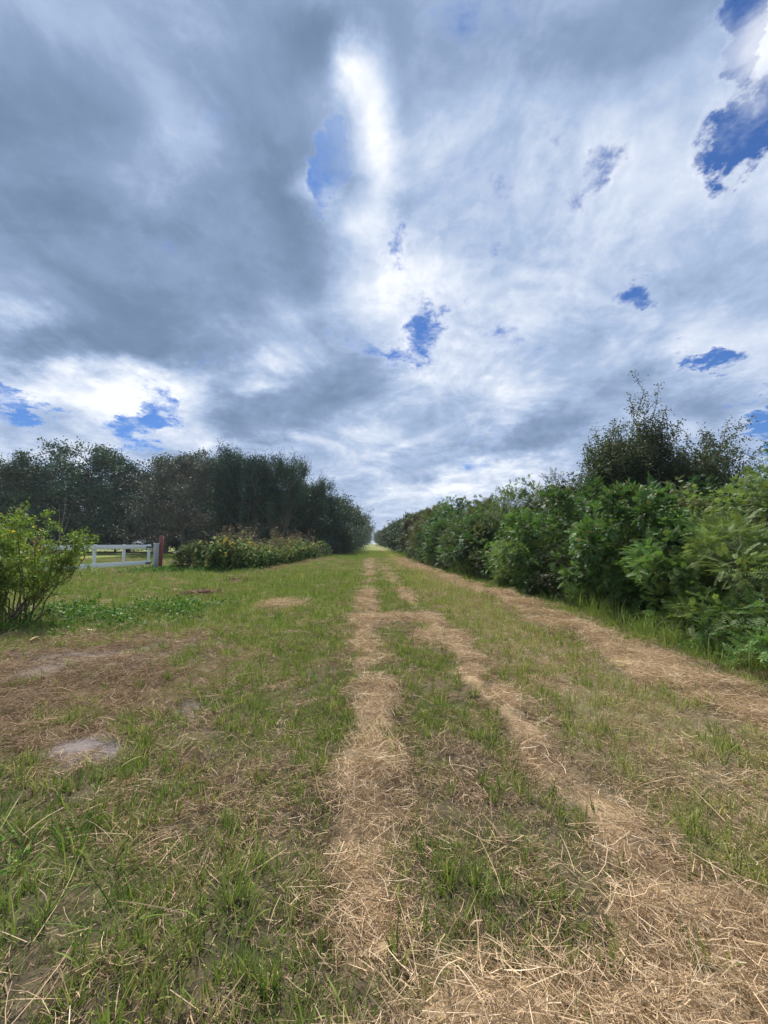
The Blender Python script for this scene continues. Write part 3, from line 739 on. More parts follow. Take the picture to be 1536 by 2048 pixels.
def build_left_trees():
    oak = [grow_tree(101, 14, 1.3, 6.2, 28, 8, 120, .95, (.3, .17), .3), grow_tree(102, 14, 1.2, 6.2, 30, 8, 110, .9, (.3, .17), .28)]
    drp = grow_tree(103, 12, 1.6, 5.4, 28, 9, 120, .85, (.2, .08), .22, 'droop')
    upr = [grow_tree(104, 10.5, .9, 4.6, 38, 9, 90, .75, (.22, .085), .2, 'upright', trunks=2), grow_tree(105, 10.5, .7, 4.4, 38, 9, 90, .75, (.2, .07), .2, 'upright', trunks=2)]
    spr = grow_tree(106, 14, 2.5, 2.3, 34, 5, 30, .38, (.2, .07), .16, 'spire')
    pin = grow_tree(107, 16, 10.5, 2.6, 14, 5, 60, .5, (.28, .05), .2, 'round')
    low = [grow_tree(108, 6, .3, 3.4, 30, 8, 100, .62, (.19, .1), .12), grow_tree(109, 6, .2, 3.4, 30, 8, 100, .62, (.17, .09), .12)]
    G = 'trees along the far side of the lawn'
    DK, DB, BR, OL = (.042, .095, .062), (.034, .082, .068), (.07, .085, .072), (.055, .098, .05)
    rows = [
        ('oak_tree', 'tall broad dark green tree with the highest rounded crown behind the white gate', oak[0], (-40, 57), 0.3, 1.13, DK),
        ('oak_tree', 'dark rounded tree directly left of the highest crown, partly behind the flowering bush', oak[1], (-49, 56), 1.2, .93, OL),
        ('oak_tree', 'dark tree between the highest rounded crown and the brownish tree', oak[1], (-30.5, 60), 2.2, 1.08, DB),
        ('droopy_tree', 'grey brown fine-leaved drooping tree in front of the dark tree wall', drp, (-22, 47), .4, 1.04, BR),
        ('spire_tree', 'thin pointed tree tip at the far left, the taller of two spires', spr, (-57, 62), .2, 1.12, DB),
        ('spire_tree', 'thin pointed tree tip, the shorter of two spires at the far left', spr, (-52.5, 63), 1.9, 1.1, DB),
        ('pine_tree', 'pine with tufted open top showing above the brownish tree', pin, (-25.5, 60), 0, 1.02, DB),
        ('upright_tree', 'dark upright-branched tree behind the canna clump, left half', upr[0], (-13.4, 44.5), .5, 1.0, DB),
        ('upright_tree', 'dark upright-branched tree behind the canna clump, right half', upr[1], (-10.0, 45.5), 2.0, .96, DK),
        ('upright_tree', 'dark upright tree between the brownish tree and the canna clump', upr[1], (-16.5, 47), 4.0, 1.02, DK),
        ('upright_tree', 'shorter dark upright tree where the tree wall slopes down to the track', upr[0], (-7.9, 49.5), 3.1, .8, DK),
        ('understory_tree', 'low dark green tree crowding the track edge behind the canna clump', low[0], (-5.3, 56), .3, 1.05, OL),
        ('oak_tree', 'dark tree at the extreme left edge behind the flowering bush', oak[0], (-58, 54), 4.2, .86, DK),
    ]
    for nm, lb, me, loc, rz, sc, co in rows: plant(nm, lb, 'tree', me, loc, rz, sc, co, G)
    rng = np.random.default_rng(7)
    for i, (x, y, s) in enumerate([(-62, 72, 1.0), (-52, 73, .95), (-43, 72, 1.0), (-35, 73, .98), (-27, 72, .95), (-19.5, 66, .85), (-13, 62, .72)]):
        plant('background_tree', 'dark shaded tree in the back row behind the lawn, %s from the left' % ORD[i], 'tree', oak[i % 2], (x, y), i * 1.7, s, DB, 'back row of trees')
    for i, (x, y, s) in enumerate([(-60, 67, 1.1), (-54, 66, .9), (-48, 67, 1.1), (-41.5, 66, 1.0), (-35, 67, 1.05), (-29, 66, 1.0), (-23.5, 62, 1.0), (-18, 57, .95), (-12.5, 53, .9), (-8.8, 51, .8)]):
        plant('understory_tree', 'low dark undergrowth tree beneath the tall trees, %s from the left' % ORD[i], 'tree', low[i % 2], (x, y), i * 2.1, (s * 1.35, s, s * 1.0), DB, 'undergrowth trees behind the lawn')
    # the row that follows the track away from the camera
    far = [(-(2.7 - 1.5 * min(1, (y - 51) / 40) + 3.5 * (1.22 + .0045 * (y - 52))), y, 1.22 + .0045 * (y - 52)) for y in (51, 56, 62, 68, 75, 83, 92, 102, 114, 129, 148, 173, 205, 245, 300, 380)]
    for i, (x, y, s) in enumerate(far):
        plant('trackside_tree', 'dark tree along the left of the receding track, %s in its row' % ORD[i], 'tree', low[i % 2], (x, y), i * 1.3, s, (DK, OL)[i % 2], 'trees receding along the left of the track')

def add_shoots(seed, meshes, H, Rr, n):
    """the same shrub with long arching shoots reaching out of the top"""
    rng = np.random.default_rng(seed); a = Acc()
    for i in range(n):
        az = rng.uniform(0, 6.28); b = np.array([math.cos(az) * Rr * rng.uniform(.1, .7), math.sin(az) * Rr * rng.uniform(.1, .7), H * rng.uniform(.7, .9)])
        e = b + [math.cos(az) * rng.uniform(.1, .7), math.sin(az) * rng.uniform(.1, .7), rng.uniform(.35, 1.0)]
        p = curve(b, e, rng, 7, .06, .02); tube(a, p, np.linspace(.011, .003, 7), 4)
        m = 34; q = p[rng.integers(1, 7, m)] + rng.normal(0, .05, (m, 3))
        leaves(a, q, rand_unit(rng, m) + [0, 0, .3], rand_unit(rng, m) + [0, 0, .8], rng.uniform(.06, .12, m), rng.uniform(.02, .04, m), rng.uniform(size=m))
    return (*meshes, a.mesh('shoots', M_LEAF))

def build_hedge():
    fine = [grow_shrub(200, 2.9, 1.45, 46, 54, .22, (.075, .026), 6, 10), grow_shrub(201, 2.7, 1.5, 34, 66, .26, (.06, .02), 8, 10)]
    broad = [grow_shrub(203, 2.9, 1.4, 40, 60, .12, (.13, .07), 2, 10, .25), grow_shrub(204, 3.0, 1.5, 60, 44, .1, (.11, .06), 2, 12, .1)]
    twig = [grow_shrub(205, 3.1, 1.4, 30, 40, .16, (.05, .02), 5, 26), grow_shrub(206, 2.8, 1.5, 50, 60, .09, (.055, .035), 2, 22, .3)]
    back = [grow_shrub(220, 3.7, 1.7, 46, 52, .26, (.1, .035), 6, 10), grow_shrub(221, 3.6, 1.8, 36, 70, .14, (.13, .06), 3, 12, .2), grow_shrub(222, 3.9, 1.6, 60, 44, .12, (.075, .04), 3, 16)]
    kinds = {'f0': fine[0], 'f1': fine[1], 'b0': broad[0], 'b1': broad[1], 't0': twig[0], 't1': twig[1]}
    kinds['s0'] = add_shoots(1, fine[0], 2.9, 1.4, 16); kinds['s1'] = add_shoots(2, broad[1], 3.0, 1.4, 14)
    L = [grow_tree(230 + i, 5.2, .4, 2.6, 28, 8, 90, .48, (.2, .1), .1) for i in range(2)]
    G1, G2, G3, YG = (.08, .155, .046), (.12, .22, .06), (.052, .11, .044), (.165, .235, .068)
    OLV, GRY, DKO = (.11, .135, .055), (.105, .11, .07), (.055, .078, .038)
    look = {G1: 'mid green', G2: 'bright green', G3: 'deep green', OLV: 'olive green', GRY: 'greyish green', YG: 'yellow green', DKO: 'dark olive'}
    rng = np.random.default_rng(5)
    # distance along the track, offset from the hedge line, kind, width, height, colour
    front = [(3.5, .5, 'b1', .72, .66, DKO), (4.9, .75, 't1', .7, .62, OLV), (6.0, .55, 'f1', .78, .72, YG), (7.1, .45, 's0', .8, .7, G2), (8.3, .3, 'b0', .82, .98, G1), (9.5, .35, 'f0', .78, .8, G2),
             (10.6, .1, 't1', .8, .6, DKO), (11.7, .15, 'b1', .9, .98, G1), (12.9, .1, 'f1', .85, .78, YG), (14.3, .1, 's1', .86, .9, G2), (15.8, .05, 't0', .92, 1.2, OLV), (17.4, .1, 'b0', .95, .95, G3), (19.2, .05, 'f0', .92, 1.06, G1),
             (21.2, .1, 't1', 1.0, 1.0, GRY), (23.6, 0, 's0', 1.05, 1.08, G1), (26.4, .1, 'b1', 1.1, 1.15, G3), (29.6, 0, 'f1', 1.2, 1.25, OLV), (33.6, 0, 't0', 1.25, 1.3, G3), (38.5, 0, 'b0', 1.4, 1.45, GRY)]
    for i, (y, off, k, w, h, co) in enumerate(front):
        x = hedge_edge(y) + 1.3 * w + off + rng.uniform(-.15, .15)
        lb = '%s %s shrub, %s from the camera in the front row of the hedge' % (look[co], {'f': 'feathery-leaved', 'b': 'broad-leaved', 't': 'twiggy small-leaved', 's': 'long-shooted'}[k[0]], ORD[i])
        plant('hedge_shrub', lb, 'shrub', kinds[k], (x, y), i * 1.9, (w, w, h), co, 'front row of the hedge', ('stems', 'crown', 'shoots'))
    rows = [(7.7, 4.2, .8, .8, G3), (9.3, 6.4, .95, .98, G2), (8.3, 8.6, .8, .8, YG), (10.7, 8.8, 1.0, 1.2, G1), (12.6, 8.6, 1.05, 1.3, G2), (8.1, 10.8, .9, .8, OLV), (7.6, 12.8, .95, .95, G1), (7.2, 15.2, .95, 1.02, DKO), (6.8, 17.8, 1.0, 1.1, G1),
            (6.4, 21.0, 1.1, 1.02, OLV), (6.0, 24.8, 1.1, 1.16, G3), (5.9, 29.0, 1.2, 1.2, G1), (6.1, 34.5, 1.3, 1.28, GRY), (14.4, 10.2, 1.1, 1.1, G1), (10.2, 11.4, 1.0, .86, G3), (6.0, 40, 1.35, 1.3, G3)]
    for i, (x, y, w, h, co) in enumerate(rows):
        plant('hedge_shrub', 'tall %s shrub, %s in the back row of the hedge' % (look[co], ORD[i]), 'shrub', back[i % 3], (x, y, -.22), i * 2.3, (w, w, h), co, 'back row of the hedge', ('stems', 'crown'))
    # seedlings and low growth at the ragged foot of the hedge
    small = [grow_shrub(240 + i, .9, .55, 16, 26, .16, (.06, .022), 5, 7) for i in range(2)]
    foot = [(4.75, 4.3, 1.0, G2), (4.9, 5.3, .8, G1), (5.15, 6.2, .9, YG), (5.35, 7.6, .8, G1), (5.3, 8.9, .75, G2), (5.45, 11.2, .7, G1), (4.95, 13.2, .8, G3)]
    for i, (x, y, s, co) in enumerate(foot):
        plant('foot_shrub', 'small %s sapling at the foot of the hedge, %s from the camera' % (look[co], ORD[i]), 'shrub', small[i % 2], (x, y), i * 2.0, s, co, 'saplings at the hedge foot', ('stems', 'crown'))
    far = [(5.8, 45, .95), (5.8, 52, 1.0), (5.7, 60, 1.05), (5.5, 70, 1.05), (5.4, 82, 1.1), (5.5, 97, 1.15), (5.5, 116, 1.2), (5.7, 140, 1.3), (5.9, 170, 1.4), (6.3, 208, 1.6), (6.9, 260, 1.8), (7.8, 330, 2.2), (9.3, 420, 2.8)]
    for i, (x, y, s) in enumerate(far):
        plant('hedge_tree', 'bushy tree where the right hedge recedes along the track, %s in its row' % ORD[i], 'tree', L[i % 2], (x, y), i * 1.1, (s * 1.1, s, s), (G3, (.05, .075, .035))[i % 2], 'trees receding along the right of the track')

def build_vine_tree():
    """a tree smothered in creeper: hanging strands of small leaves and bare twigs above"""
    def make(seed, H, rx, strands, twigs):
        rng = np.random.default_rng(seed); wood, crown, tw = Acc(), Acc(), Acc()
        tube(wood, curve((0, 0, 0), (.1, 0, H * .8), rng, 8, 0, .02), np.linspace(.13, .02, 8), 7)
        nl = 30
        lobes = np.array([[-rx * .5, 0, H * .82], [rx * .3, .1, H * .97], [rx * .42, -.1, H * .78], [-rx * .85, .2, H * .64], [-.1, rx * .35, H * .86], [.95 * rx, 0, H * .66]])
        lrad = np.array([.5, .3, .45, .42, .45, .38]) * rx
        for i in range(nl):
            b = lobes[i % 6] + rng.normal(0, .22, 3); s0 = np.array([.05, 0, H * rng.uniform(.25, .7)])
            tube(wood, curve(s0, b, rng, 5, .06, .06), np.linspace(.035, .006, 5), 4)
        k = rng.choice(6, strands, p=[.27, .12, .16, .18, .17, .1]); az = rng.uniform(0, 2 * np.pi, strands); rr = np.sqrt(rng.uniform(size=strands)) * lrad[k]
        st = lobes[k] + np.stack([rr * np.cos(az), rr * np.sin(az), -.6 * (rr / lrad[k]) ** 2 + rng.normal(0, .24, strands)], 1) + rng.normal(0, .16, (strands, 3))
        ln = rng.uniform(.4, 2.6, strands) * np.where(rng.uniform(size=strands) < .35, .4, 1)
        n = 26; t = np.linspace(0, 1, n)[None, :, None]
        drift = rng.normal(0, .14, (strands, 1, 3)) * [1, 1, 0]
        p = st[:, None] + np.array([0, 0, -1.0]) * ln[:, None, None] * t + drift * t + rng.normal(0, .06, (strands, n, 3))
        p = p.reshape(-1, 3); p = p[p[:, 2] > .25]; m = len(p)
        leaves(crown, p, rand_unit(rng, m) + [0, 0, -.5], rand_unit(rng, m) + [0, 0, .8], rng.uniform(.05, .11, m), rng.uniform(.03, .06, m), rng.uniform(size=m))
        for i in range(80):
            b = lobes[rng.integers(6)] + rng.normal(0, rx * .25, 3) * [1, 1, .5]; d = unit(rng.normal(size=3) + unit(b - [0, 0, H * .55]) * 1.3)
            e = b + d * rng.uniform(.35, .8); tube(wood, curve(b, e, rng, 5, -.06, .05), np.linspace(.009, .003, 5), 3)
            q = b + (e - b) * rng.uniform(.2, 1.05, (46, 1)) + rng.normal(0, .07, (46, 3))
            leaves(crown, q, rand_unit(rng, 46), rand_unit(rng, 46) + [0, 0, .8], rng.uniform(.05, .11, 46), .045, rng.uniform(size=46))
        for (bx_, by_, h0, h1, ang) in twigs:
            pth = curve((bx_, by_, h0), (bx_ + math.sin(ang) * (h1 - h0), by_, h1), rng, 7, 0, .03)
            tube(tw, pth, np.linspace(.022, .007, 7), 4)
            q = np.repeat(pth[1:], 12, 0) + rng.normal(0, .07, (72, 3))
            leaves(crown, q, rand_unit(rng, 72), rand_unit(rng, 72), rng.uniform(.06, .12, 72), .045, rng.uniform(size=72))
            for j in range(3):
                b = pth[2 + j]; e = b + np.array([rng.normal(0, .25), rng.normal(0, .2), rng.uniform(.15, .5)])
                tube(tw, curve(b, e, rng, 4, 0, .05), np.linspace(.008, .003, 4), 3)
                qq = np.repeat([e], 8, 0) + rng.normal(0, .09, (8, 3))
                leaves(tw, qq, rand_unit(rng, 8), rand_unit(rng, 8), .07, .035, rng.uniform(size=8))
        return wood.mesh('trunk', M_BARK, True), crown.mesh('crown', M_LEAF), tw.mesh('twigs', M_TWIG)
    P3 = ('trunk', 'crown', 'twigs')
    m1 = make(301, 6.1, 1.8, 1900, [(.45, 0, 5.4, 7.75, -.2), (.6, .1, 5.3, 7.35, .22), (.75, 0, 5.0, 6.4, .3), (.0, 0, 5.5, 6.9, -.12), (1.15, 0, 4.6, 5.7, .3)])
    plant('creeper_covered_tree', 'dark creeper-covered tree towering above the hedge with bare twigs at its top', 'tree', m1, (9.35, 13.6, -.2), .1, 1.0, (.062, .088, .045), None, P3)
    m2 = make(302, 5.2, 1.7, 1000, [(.6, 0, 4.9, 5.9, .7), (-.3, 0, 4.7, 5.4, .4)])
    plant('creeper_covered_tree', 'shorter dark creeper-draped tree beside the one with bare twigs', 'tree', m2, (12.1, 13.8, -.2), .4, 1.04, (.062, .09, .045), None, P3)
    m3 = grow_shrub(303, 4.2, 1.5, 30, 26, .2, (.06, .025), 4, 14)
    plant('wispy_shrub', 'thin grey green shrub left of the tall creeper-covered tree', 'shrub', m3, (7.0, 14.6, -.2), 0, 1.02, (.085, .095, .05), None, ('stems', 'crown'))
    # pale bare branch arching out of the hedge
    rng = np.random.default_rng(9); a = Acc()
    pth = np.array([(6.15, 6.35, .75), (6.05, 6.15, 1.0), (5.85, 6.0, 1.22), (5.6, 5.9, 1.34), (5.35, 5.85, 1.38)])
    tube(a, pth - pth[0], np.linspace(.016, .008, 5), 6)
    for e in ((-.95, -.6, .95), (-.75, -.55, .98), (-1.05, -.42, .8)):
        tube(a, curve(pth[-2] - pth[0], e, rng, 4, .05, .03), np.linspace(.008, .003, 4), 4)
    o = mesh_object('bare_branch', a.mesh('bare_branch', M_PALEBARK, True), None, pth[0])
    tag(o, 'pale bare branch arching out of the near hedge', 'branch')

def build_flower_bush():
    rng = np.random.default_rng(41); wood, crown = Acc(), Acc(); ends = []
    for i in range(28):
        az = i * 2.39996 + rng.uniform(-.3, .3); out = rng.uniform(.2, 1.22); h = rng.uniform(1.2, 2.05) - .14 * out
        b = np.array([*rng.normal(0, .22, 2), 0.0]); e = b + [math.cos(az) * out, math.sin(az) * out * .8, h]
        pth = curve(b, e, rng, 8, -.05, .025); tube(wood, pth, np.linspace(.016, .004, 8), 5)
        for j in range(11):
            u = rng.uniform(.42, 1); s0 = np.array([np.interp(u, np.linspace(0, 1, 8), pth[:, c]) for c in range(3)])
            d = unit(rng.normal(size=3) + [math.cos(az) * .5, math.sin(az) * .5, .7]); e2 = s0 + d * rng.uniform(.15, .42)
            tube(wood, curve(s0, e2, rng, 4, 0, .05), np.linspace(.005, .002, 4), 3); ends.append((s0, e2))
    A = np.array([e[0] for e in ends]); B = np.array([e[1] for e in ends]); n = len(ends); per = 62
    k = np.repeat(np.arange(n), per); m = len(k)
    p = A[k] + (B[k] - A[k]) * rng.uniform(.1, 1.05, m)[:, None] + rng.normal(0, .035, (m, 3))
    d = rand_unit(rng, m) + unit(B - A)[k] * .5
    tone = rng.uniform(.1, .9, n)
    leaves(crown, p, d, rand_unit(rng, m) + [0, 0, 1.2], rng.uniform(.035, .075, m), rng.uniform(.016, .03, m), np.clip(tone[k] * .6 + rng.uniform(0, .4, m), 0, 1))
    loc = (-6.5, 7.4)
    t = thing('flowering_bush', 'tall leggy bush with small yellow flowers and bare lower stems at the left edge', 'bush', (*loc, float(height(*loc)) - .03))
    mesh_object('stems', wood.mesh('stems', M_TWIG, True), t)
    mesh_object('crown', crown.mesh('crown', foliage_mat('bush_leaf', .35, (.35, .28, .06), .05)), t, None, (.17, .265, .045))
    m, nt, out = new_mat('yellow_petal'); leafy(nt, out, nx_mix(attr('rnd'), (.72, .5, .03), (.85, .68, .08)), .3)
    f = Acc()
    for q in range(5):
        a = q * 2 * math.pi / 5; leaves(f, np.zeros((1, 3)), [[math.cos(a), math.sin(a), .35]], np.array([[0, 0, 1.0]]), .03, .024, rng.uniform(), .1)
    fm = f.mesh('flower', m)
    top = [e for e in ends if e[1][2] > .95]
    for i in rng.permutation(len(top))[:64]:
        o = mesh_object('flower', fm, t, top[i][1] + unit(top[i][1] - [0, 0, .8]) * .03)
        o.rotation_euler = (rng.uniform(-.9, .9), rng.uniform(-.9, .9), rng.uniform(0, 6)); o.scale = (rng.uniform(.8, 1.35),) * 3
    # pale forked seed stalk above it
    a = Acc(); tube(a, [(0, 0, 0), (.02, 0, .6), (.1, .02, 1.1)], [.008, .006, .003], 4); tube(a, [(.02, 0, .6), (.2, .02, .95)], [.005, .002], 4); tube(a, [(.03, 0, .7), (-.02, 0, 1.05)], [.004, .002], 4)
    o = mesh_object('seed_stalk', a.mesh('seed_stalk', M_PALEBARK, True), None, (-6.4, 8.35, float(height(-6.4, 8.35)) + 1.0 - 1.0)); o.scale = (1, 1, 2.15)
    tag(o, 'pale thin forked seed stalk rising behind the flowering bush', 'plant stalk')

def build_small_shrubs():
    a = grow_shrub(401, 1.45, .85, 26, 44, .15, (.085, .036), 4, 12)
    plant('small_shrub', 'small rounded grey green shrub on the lawn beside the red post', 'shrub', a, (-9.5, 21.6), 0, 1.0, (.09, .125, .05), None, ('stems', 'crown'))
    b = grow_shrub(402, 1.5, .8, 20, 34, .17, (.08, .032), 4, 14)
    plant('small_shrub', 'loose leggy shrub just left of the canna clump', 'shrub', b, (-7.7, 21.8), 1, (1.0, 1.0, 1.05), (.085, .12, .045), None, ('stems', 'crown'))
    c = grow_shrub(403, 1.2, .9, 18, 26, .16, (.06, .02), 4, 9)
    plant('small_shrub', 'low green shrub at the far end of the canna clump', 'shrub', c, (-5.3, 40.5), 1, 1.3, (.06, .11, .035), None, ('stems', 'crown'))

def build_cannas():
    m, nt, out = new_mat('canna_leaf')
    oi = nt.nodes.new('ShaderNodeObjectInfo')
    r = NX.m('MULTIPLY_ADD', NX(oi.outputs['Random']), .25, attr('rnd') * .85)
    leafy(nt, out, nx_ramp(r, [(0, (.035, .085, .022)), (.42, (.07, .14, .033)), (.56, (.17, .2, .05)), (.7, (.34, .27, .085)), (.82, (.24, .12, .075)), (1, (.28, .2, .12))]), .25, .75, .08)
    dry = bark_mat('dry_stalk', (.13, .09, .05), (.30, .23, .13))
    protos = []
    for sd in range(5):
        rng = np.random.default_rng(500 + sd); st, lf, dr = Acc(), Acc(), Acc()
        for i in range(7):
            b = np.array([*rng.normal(0, .28, 2), 0.0]); h = rng.uniform(1.0, 1.75); e = b + [*rng.normal(0, .14, 2), h]
            pth = curve(b, e, rng, 5, 0, .02); tube(st, pth, np.linspace(.016, .008, 5), 5)
            nl = 8; u = np.linspace(.15, 1, nl); p = np.stack([np.interp(u, np.linspace(0, 1, 5), pth[:, c]) for c in range(3)], 1)
            az = np.arange(nl) * 2.6 + rng.uniform(0, 6); d0 = np.stack([np.cos(az), np.sin(az), np.full(nl, 1.1)], 1); d1 = np.stack([np.cos(az), np.sin(az), rng.uniform(-.9, .3, nl)], 1)
            L = rng.uniform(.42, .75, nl); W = rng.uniform(.09, .15, nl)
            sd_ = np.stack([-np.sin(az), np.cos(az), np.zeros(nl)], 1)
            mid = p + unit(d0) * (L * .3)[:, None]; md2 = mid + unit(d0 + d1) * (L * .35)[:, None]; tp = md2 + unit(d1) * (L * .35)[:, None]
            v = np.stack([p, p, mid + sd_ * W[:, None] / 2, mid - sd_ * W[:, None] / 2, md2 + sd_ * W[:, None] * .45, md2 - sd_ * W[:, None] * .45, tp + sd_ * .004, tp - sd_ * .004], 1).reshape(-1, 3)
            v[0::8] += .004; kk = np.arange(nl)[:, None] * 8
            lf.add(v, np.concatenate([kk + [[0, 2, 3, 1]], kk + [[2, 4, 5, 3]], kk + [[4, 6, 7, 5]]]), np.repeat(np.clip(rng.uniform(0, 1, nl) * .5 + .3 * (u - .4), 0, 1), 8))
        for i in range(4):
            b = np.array([*rng.normal(0, .3, 2), .6]); e = b + [*rng.normal(0, .22, 2), rng.uniform(1.2, 1.8)]
            pth = curve(b, e, rng, 5, 0, .03); tube(dr, pth, np.linspace(.012, .006, 5), 4)
            q = np.repeat(pth[3:], 5, 0) + rng.normal(0, .05, (10, 3))
            leaves(dr, q, rand_unit(rng, 10) + [0, 0, .2], rand_unit(rng, 10), .16, .05, .5)
        protos.append((st.mesh('stems', M_LEAF, True), lf.mesh('leaves', m), dr.mesh('dry_stalks', dry)))
    rng = np.random.default_rng(77); spots = []
    for y in np.arange(21.0, 38.5, .85):
        for x in np.arange(-8.2, -4.9, .72):
            xx, yy = x + rng.uniform(-.25, .25), y + rng.uniform(-.3, .3)
            front = np.interp(yy, [20.5, 23, 38], [-6.6, -6.1, -5.1])
            if xx < front and xx > front - 2.2 + .6 * max(0, 22 - yy): spots.append((xx, yy))
    for i, (x, y) in enumerate(spots):
        s = rng.uniform(.65, 1.15)
        plant('canna_plant', 'tall broad-leaved plant with green and yellowing leaves in the dense clump left of the track', 'plant', protos[i % 5], (x, y), rng.uniform(0, 6), (s, s, s * rng.uniform(.9, 1.1)), (.09, .13, .04), 'broad-leaved plants in the clump', ('stems', 'leaves', 'dry_stalks'))

# ------------------------------------------------------------------ gate, posts, pole, litter
def paint_mat(name, c, dirt, amount):
    m, nt, out = new_mat(name)
    tc = nt.nodes.new('ShaderNodeTexCoord'); P = NX(tc.outputs['Object'])
    n = nx_noise(NX.v('MULTIPLY', P, (3, 3, 14)), 1.6, 6, .7, dims='3D'); n2 = nx_noise(P, 9, 5, .7, dims='3D')
    f = nx_smooth(n + (n2 - .5) * .5, .62 - amount * .2, .8)
    bs = nt.nodes.new('ShaderNodeBsdfPrincipled'); bs.inputs['Roughness'].default_value = .6
    NX.put(bs.inputs['Base Color'], nx_mix(f, c, dirt))
    bp = nt.nodes.new('ShaderNodeBump'); bp.inputs['Strength'].default_value = .25; bp.inputs['Distance'].default_value = .01
    NX.put(bp.inputs['Height'], n); nt.links.new(bp.outputs[0], bs.inputs['Normal'])
    nt.links.new(bs.outputs[0], out.inputs[0]); return m

def build_gate():
    white = paint_mat('white_paint', (.78, .80, .82), (.42, .41, .38), .4)
    red = paint_mat('red_brown_paint', (.24, .055, .045), (.20, .10, .07), .6)
    iron = paint_mat('rusty_iron', (.09, .08, .075), (.16, .085, .05), .8)
    grey = paint_mat('weathered_post', (.40, .41, .41), (.17, .16, .14), .9)
    a, b = np.array([-11.5, 21.2]), np.array([-12.75, 15.9]); d = b - a; Lg = np.linalg.norm(d); ang = math.atan2(d[1], d[0])
    z = float(height(*a))
    g = thing('board_gate', 'white painted wooden board gate standing open on the lawn', 'gate', (*a, z), ang)
    def piece(nm, lo, hi, mat, parent=g, bev=.006):
        c = Acc(); bx(c, lo, hi, .5, bev); return mesh_object(nm, c.mesh(nm, mat), parent)
    piece('top_rail', (0.0, -.022, 1.17), (Lg, .022, 1.37), white); piece('bottom_rail', (0.0, -.022, .36), (Lg, .022, .56), white)
    for k, x in enumerate((.0, 1.55, 3.1, Lg - .14)):
        piece('upright', (x + .004, -.062, .34), (x + .16, -.0235, 1.39), white)
    for x, zz in ((.01, .44), (.01, 1.25)):
        h = piece('hinge', (x - .06, .0235, zz - .04), (x + .34, .036, zz + .04), iron, g, .002)
        piece('bolt', (x + .02, .0365, zz - .02), (x + .06, .05, zz + .02), iron, h, .003)
    p = thing('gate_post', 'grey weathered post carrying the hinged end of the white gate', 'post', (a[0] + .12, a[1] + .28, z), ang)
    c = Acc(); bx(c, (-.09, -.09, -.1), (.09, .09, 1.42), .5, .012); mesh_object('post', c.mesh('post', grey), p)
    c = Acc(); bx(c, (-.1, -.1, 1.4205), (.1, .1, 1.45), .5, .008); mesh_object('cap', c.mesh('cap', white), p)
    def red_post(lb, x, y, h, tilt):
        o = link(bpy.data.objects.new('red_post', None)); zz = float(height(x, y)); o.location = (x, y, zz); o.rotation_euler = (0, tilt, .3); tag(o, lb, 'post')
        c = Acc(); n = 10; tube(c, [(0, 0, -.1), (.004, 0, h * .5), (0, 0, h - .01), (0, 0, h)], [.115, .11, .108, .095], 12)
        c.add([(math.cos(t) * .095, math.sin(t) * .095, h) for t in np.linspace(0, 2 * np.pi, 12, endpoint=False)], [(0, 1, 2, 3), (0, 3, 4, 5), (0, 5, 6, 7), (0, 7, 8, 9), (0, 9, 10, 11)])
        mesh_object('shaft', c.mesh('shaft', red), o)
        c = Acc(); tube(c, [(0, 0, h * .7), (0, 0, h * .7 + .03)], [.116, .116], 12, cap=False); mesh_object('wire_band', c.mesh('wire_band', iron), o)
    red_post('red brown round post standing beside the hinged end of the white gate', -11.3, 21.75, 1.86, .02)
    red_post('red brown round post half hidden inside the yellow flowering bush', -12.75, 15.7, 1.72, -.02)

def build_pole():
    wood = bark_mat('pole_wood', (.10, .085, .07), (.2, .17, .14))
    for i, (x, y, lb) in enumerate([(4.6, 150, 'thin wooden utility pole beside the far end of the right hedge'), (6.2, 230, 'fainter utility pole farthest down the track')]):
        t = thing('utility_pole', lb, 'utility pole', (x, y, float(height(x, y))), 0)
        c = Acc(); tube(c, [(0, 0, -.2), (0, 0, 4.5), (0, 0, 8.6)], [.15, .13, .1], 8); mesh_object('pole', c.mesh('pole', wood), t)
        c = Acc(); bx(c, (-.95, -.12, 7.9), (.95, -.101, 8.02)); mesh_object('crossarm', c.mesh('crossarm', wood), t)

